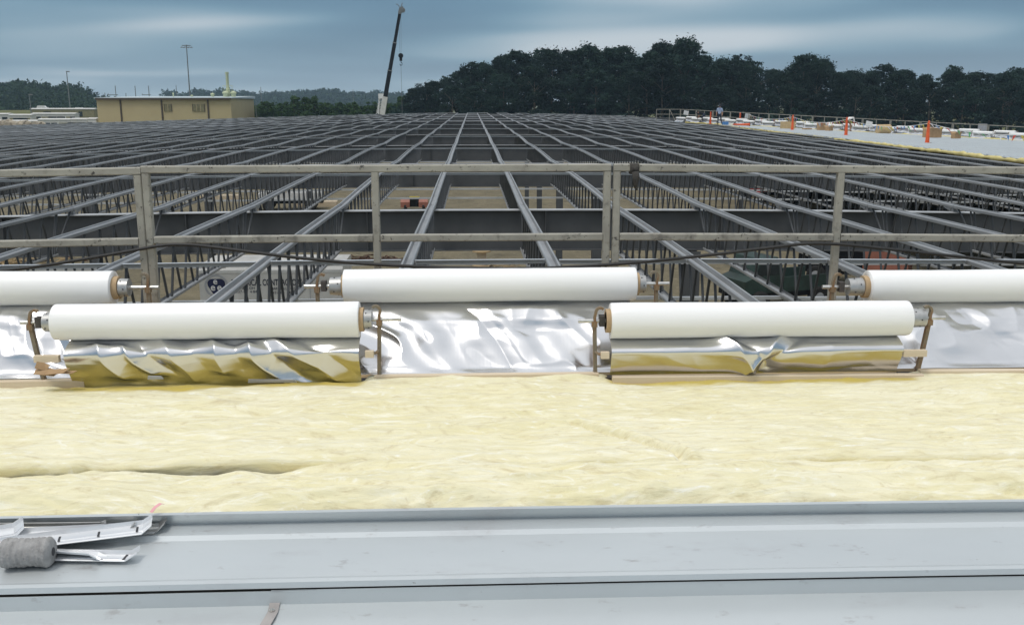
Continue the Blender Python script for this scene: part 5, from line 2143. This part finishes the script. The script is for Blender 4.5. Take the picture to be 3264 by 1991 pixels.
STAND = dict(pelvis=(0, 0, .95), waist=(0, .0, 1.12), chest=(0, .01, 1.36), neck=(0, .02, 1.53), head=(0, .05, 1.66),
             shoulder_l=(-.20, .0, 1.43), elbow_l=(-.27, -.03, 1.15), wrist_l=(-.26, .05, .92), hand_l=(-.255, .08, .84),
             shoulder_r=(.20, .0, 1.43), elbow_r=(.28, -.03, 1.16), wrist_r=(.27, .06, .93), hand_r=(.265, .09, .85),
             hip_l=(-.10, 0, .90), knee_l=(-.16, .05, .50), ankle_l=(-.26, -.02, .09), toe_l=(-.31, .14, .045),
             hip_r=(.10, 0, .90), knee_r=(.11, .04, .50), ankle_r=(.12, -.02, .09), toe_r=(.14, .15, .045))
STOOP = dict(pelvis=(0, -.12, .86), waist=(0, .02, .98), chest=(0, .26, 1.06), neck=(0, .42, 1.04), head=(0, .55, 1.00),
             shoulder_l=(-.20, .30, 1.05), elbow_l=(-.25, .36, .78), wrist_l=(-.20, .45, .56), hand_l=(-.18, .47, .48),
             shoulder_r=(.20, .30, 1.05), elbow_r=(.25, .36, .78), wrist_r=(.20, .46, .56), hand_r=(.18, .48, .48),
             hip_l=(-.11, -.12, .82), knee_l=(-.22, .06, .46), ankle_l=(-.28, -.10, .09), toe_l=(-.30, .08, .045),
             hip_r=(.11, -.12, .82), knee_r=(.22, .06, .46), ankle_r=(.28, -.10, .09), toe_r=(.30, .08, .045))


def put(u, v):
    p = on_cover(u, v)
    return (p.x, p.y, cover_z(p.x) + .006)


person(put(2292, 398), R(155), STAND, BON, RAD, ['shirt', 'jeans', 'skin', 'black_cloth'], dress(), 'person in a pale blue shirt and dark jeans standing on the covered roof', 'cap')
person(put(2240, 393), R(60), STOOP, BON, RAD, ['black_cloth', 'jeans', 'skin', 'black_cloth'], dress(), 'person in dark clothes stooping beside the far guard rail', 'hair')
person(put(2702, 420), R(-60), STOOP, BON, RAD, ['tshirt', 'khaki', 'skin', 'khaki'], dress(), 'person in a white shirt and brown trousers stooping behind an orange post', 'hair')

# ------------------------------------------------------------------ things on the floor below
def text_mesh(txt, size, mat, bold=False):
    cu = bpy.data.curves.new('lettering', 'FONT')
    cu.body = txt
    cu.size = size
    cu.align_x = 'LEFT'
    cu.extrude = .002
    if bold:
        cu.offset = size * .018
    o = bpy.data.objects.new('tmp_text', cu)
    COL.objects.link(o)
    dg = bpy.context.evaluated_depsgraph_get()
    me = bpy.data.meshes.new_from_object(o.evaluated_get(dg))
    bpy.data.objects.remove(o)
    me.name = 'lettering'
    me.materials.clear()
    me.materials.append(M[mat])
    return me


ZT = Z_G + 2.75
ta = at_z(632, 862, ZT)
tw = at_y(1092, 862, ta.y)
TL = tw.x - ta.x
tr = empty('box_trailer', (ta.x, ta.y, Z_G), 0)
tag(tr, 'white contractor box trailer with blue emblem on the dirt floor below', 'trailer')
q = MB()
q.extrude([(0, .55), (2.3, .55), (2.3, 2.75), (2.18, 2.90), (.12, 2.90), (0, 2.75)], 0, TL, 1, 'X', True)
q.build('box_body', M['offwhite'], tr)
q = MB()
q.bbox(-.03, TL + .03, -.012, -.002, 2.66, 2.75)
q.build('top_trim', M['zinc'], tr)
q = MB()
q.bbox(TL * .765, TL * .770, -.010, -.002, .6, 2.65)
q.bbox(TL * .985, TL * .99, -.010, -.002, .6, 2.65)
q.build('side_door', M['greyprint'], tr)
for x in (TL * .42, TL * .60):
    q = MB()
    q.lathe([(-.1, 0), (-.1, .3), (-.07, .35), (.07, .35), (.1, .3), (.1, 0)], 20, 'Y')
    q.build('wheel', M['tire'], tr, (x, -.02, .36))
q = MB()
q.sweep([(0, 1.15, .5), (-1.3, 1.15, .5)], 0, rect=(.12, .1))
q.build('tow_bar', M['steel_dk'], tr)


def on_side(u, v):
    p = at_y(u, v, ta.y)
    return p.x - ta.x, p.z - Z_G


def put_text(txt, u0, v_base, u1, hpx, mat, bold=False):
    x0, z0 = on_side(u0, v_base)
    x1, _ = on_side(u1, v_base)
    s = .0014 + hpx * (ta.y / F_PX) / .70
    me = text_mesh(txt, s, mat, bold)
    w = max(v.co.x for v in me.vertices)
    link('lettering', me, tr, (x0, -.008, z0), (math.pi / 2, 0, 0), ((x1 - x0) / w, 1, 1))


put_text('ELECTRICAL CONTRACTORS', 738, 910, 963, 20, 'ink', True)
put_text('SIDNEY, OH', 750, 922, 812, 8, 'ink')
put_text('937-49  4 84', 752, 933.5, 820, 8, 'ink')
put_text('MARYSVILLE, OH', 864, 923, 940, 8, 'ink')
put_text('937-64  386', 868, 936, 936, 8, 'ink')
lx, lz = on_side(690, 911)
rr = 38 * ta.y / F_PX
q = MB()
N = 32
q.add([(lx + math.cos(2 * math.pi * i / N) * rr * k, -.006, lz + math.sin(2 * math.pi * i / N) * rr * k) for k in (1.0, .82) for i in range(N)], [(i, (i + 1) % N, N + (i + 1) % N, N + i) for i in range(N)])
q.build('emblem_ring', M['greyprint'], tr)
q = MB()
pen = []
for i in range(36):
    a = 2 * math.pi * i / 36 + math.pi / 2
    k = .70 + .10 * math.cos(3 * (a - math.pi / 2) + math.pi)
    pen.append((lx + math.cos(a) * rr * k, -.007, lz + math.sin(a) * rr * k))
q.add(pen, [tuple(range(36))])
q.build('emblem', M['navy'], tr)
for dx, dz, s in ((-.50, -.38, .62), (.04, -.38, .62), (-.26, .16, .56)):
    me = text_mesh('e', rr * s * 1.35, 'white', True)
    link('emblem_letter', me, tr, (lx + dx * rr, -.010, lz + dz * rr), (math.pi / 2, 0, 0))

# cable spool
p = at_z(1535, 848, Z_G)
e = empty('cable_spool', (p.x, p.y, Z_G))
tag(e, 'wooden cable spool standing on the dirt floor below the centre joists', 'spool')
for z, nm in ((.0, 'lower_flange'), (.72, 'upper_flange')):
    q = MB()
    q.lathe([(z + .006, 0), (z + .006, .46), (z + .066, .46), (z + .066, 0)], 24, 'Z')
    q.build(nm, M['plywood'], e)
q = MB()
q.lathe([(.07, .24), (.715, .24)], 20, 'Z')
q.build('drum', M['wood'], e)


def scrap(u, v, n, r, label, mat, name):
    p = at_z(u, v, Z_G)
    q = MB()
    for _ in range(n):
        a = random.uniform(0, 6.28)
        c = Vector((random.gauss(0, r), random.gauss(0, r * .6), random.uniform(.02, .18)))
        l = random.uniform(.2, .7)
        d = Vector((math.cos(a), math.sin(a), random.uniform(-.1, .1))) * l
        q.sweep([c - d, c + d * .1 + Vector((0, 0, .05)), c + d], 0, rect=(.05, .04))
    o = q.build(name, M[mat], None, (p.x, p.y, Z_G))
    tag(o, label, 'scrap', kind='stuff')


scrap(1145, 832, 40, .7, 'rusty scrap heap on the dirt floor left of the centre joists', 'rust', 'scrap_heap')
scrap(1255, 838, 36, .6, 'dark rusty scrap heap beside the left centre joist', 'rust', 'scrap_heap')
scrap(1580, 846, 14, .8, 'loose pale sticks beside the cable spool', 'plywood', 'loose_sticks')
scrap(60, 838, 40, 1.0, 'brown timber scrap heap at the far left below the joists', 'plywood', 'scrap_heap')
scrap(160, 828, 14, 1.3, 'long reddish boards on the floor at the far left', 'rust', 'loose_boards')

# orange machine with two wings
p = at_z(1322, 668, Z_G)
e = empty('orange_lift', (p.x, p.y, Z_G))
e.scale = (.62, .62, .62)
tag(e, 'orange lift machine with a dark middle, seen between the joists', 'machine')
for s in (-1, 1):
    q = MB()
    q.extrude([(-.9, .35), (.9, .35), (.9, .95), (.4, 1.25), (-.6, 1.25), (-.9, 1.0)], s * 1.1 - .55, s * 1.1 + .55, 1, 'X', True)
    q.build('engine_cover', M['salmon'], e)
    for y in (-.7, .7):
        q = MB()
        q.lathe([(-.14, 0), (-.14, .3), (-.1, .36), (.1, .36), (.14, .3), (.14, 0)], 16, 'X')
        q.build('wheel', M['tire'], e, (s * 1.1, y, .37))
q = MB()
q.bbox(-.54, .54, -.7, .7, .4, 1.35)
q.build('control_box', M['steel_dk'], e)
q = MB()
q.bbox(-.6, .6, -.15, .15, 1.36, 1.6)
q.build('top_guard', M['flag_yellow'], e)

# flatbed work truck and others
def work_truck(u, v, label, body, cab, L_=4.4, rz=0.0, wheels=True, name='work_truck', bed=True):
    p = at_z(u, v, Z_G)
    e = empty(name, (p.x, p.y, Z_G), rz)
    tag(e, label, 'vehicle')
    q = MB()
    q.bbox(-L_ / 2, L_ / 2, -.9, .9, .55, .75)
    q.build('chassis', M['steel_dk'], e)
    q = MB()
    q.extrude([(-L_ / 2, .76), (-L_ * .10, .76), (-L_ * .10, 1.9), (-L_ * .16, 2.15), (-L_ * .34, 2.1), (-L_ * .40, 1.4), (-L_ / 2, 1.25)], -.85, .85, 1, 'Y', True)
    q.build('cab', M[cab], e)
    q = MB()
    q.add([(-L_ * .392, -.858, 1.45), (-L_ * .13, -.858, 1.45), (-L_ * .15, -.858, 1.98), (-L_ * .335, -.858, 1.98)], [(0, 1, 2, 3)])
    q.build('side_window', M['glass'], e)
    q = MB()
    q.bbox(-L_ * .08, L_ / 2, -.9, .9, .76, .95)
    q.bbox(-L_ * .08, L_ / 2, -.9, -.85, .951, 1.35)
    q.bbox(-L_ * .08, L_ / 2, .85, .9, .951, 1.35)
    q.build('bed', M[body], e)
    for x in (-L_ * .34, L_ * .32):
        for s in (-1, 1):
            q = MB()
            q.lathe([(-.14, 0), (-.14, .36), (-.09, .43), (.09, .43), (.14, .36), (.14, 0)], 18, 'Y')
            w_ = q.build('wheel', M['tire'], e, (x, s * .88, .44))
            q = MB()
            q.lathe([(-.145, 0), (-.145, .2), (.145, .2), (.145, 0)], 14, 'Y')
            q.build('rim', M['greyprint'], w_)
    return e


work_truck(2470, 975, 'dark green flatbed truck under the joists at right', 'green_dk', 'green_dk', 4.2, .35)
work_truck(2720, 905, 'salmon red truck behind the right guard rail post', 'steel_dk', 'salmon', 4.6, 2.6)
work_truck(930, 668, 'white pickup truck far below between the left joists', 'white', 'white', 4.8, .1)
work_truck(2590, 668, 'black truck far below between the right joists', 'steel_dk', 'steel_dk', 5.0, .2)
work_truck(2440, 640, 'red tractor far below between the right joists', 'steel_dk', 'red', 3.6, .6)
for u, v, lab in ((705, 635, 'left'), (1010, 655, 'middle'), (3020, 650, 'right')):
    p = at_z(u, v, Z_G)
    q = MB()
    for j in range(5):
        q.bbox(-1.6, 1.6, -.6 + j * .25, -.4 + j * .25, .006, .35)
    e = q.build('timber_stack', M['wood'], None, (p.x, p.y, Z_G), (0, 0, random.uniform(-.3, .3)))
    tag(e, 'pale timber stack on the dirt floor, %s of the picture' % lab, 'timber', kind='stuff')

# ------------------------------------------------------------------ haze
hz = MB()
hz.bbox(-1500, 1500, -60, 1600, Z_G - 1.0, 45)
hm = bpy.data.materials.new('haze')
hm.use_nodes = True
hm.node_tree.nodes.clear()
pv = hm.node_tree.nodes.new('ShaderNodeVolumePrincipled')
pv.inputs['Color'].default_value = (.58, .80, 1.0, 1)
pv.inputs['Density'].default_value = .00022
ho = hm.node_tree.nodes.new('ShaderNodeOutputMaterial')
hm.node_tree.links.new(pv.outputs[0], ho.inputs['Volume'])
tag(hz.build('haze', hm), 'thin bluish haze over the distance', 'haze', kind='stuff')
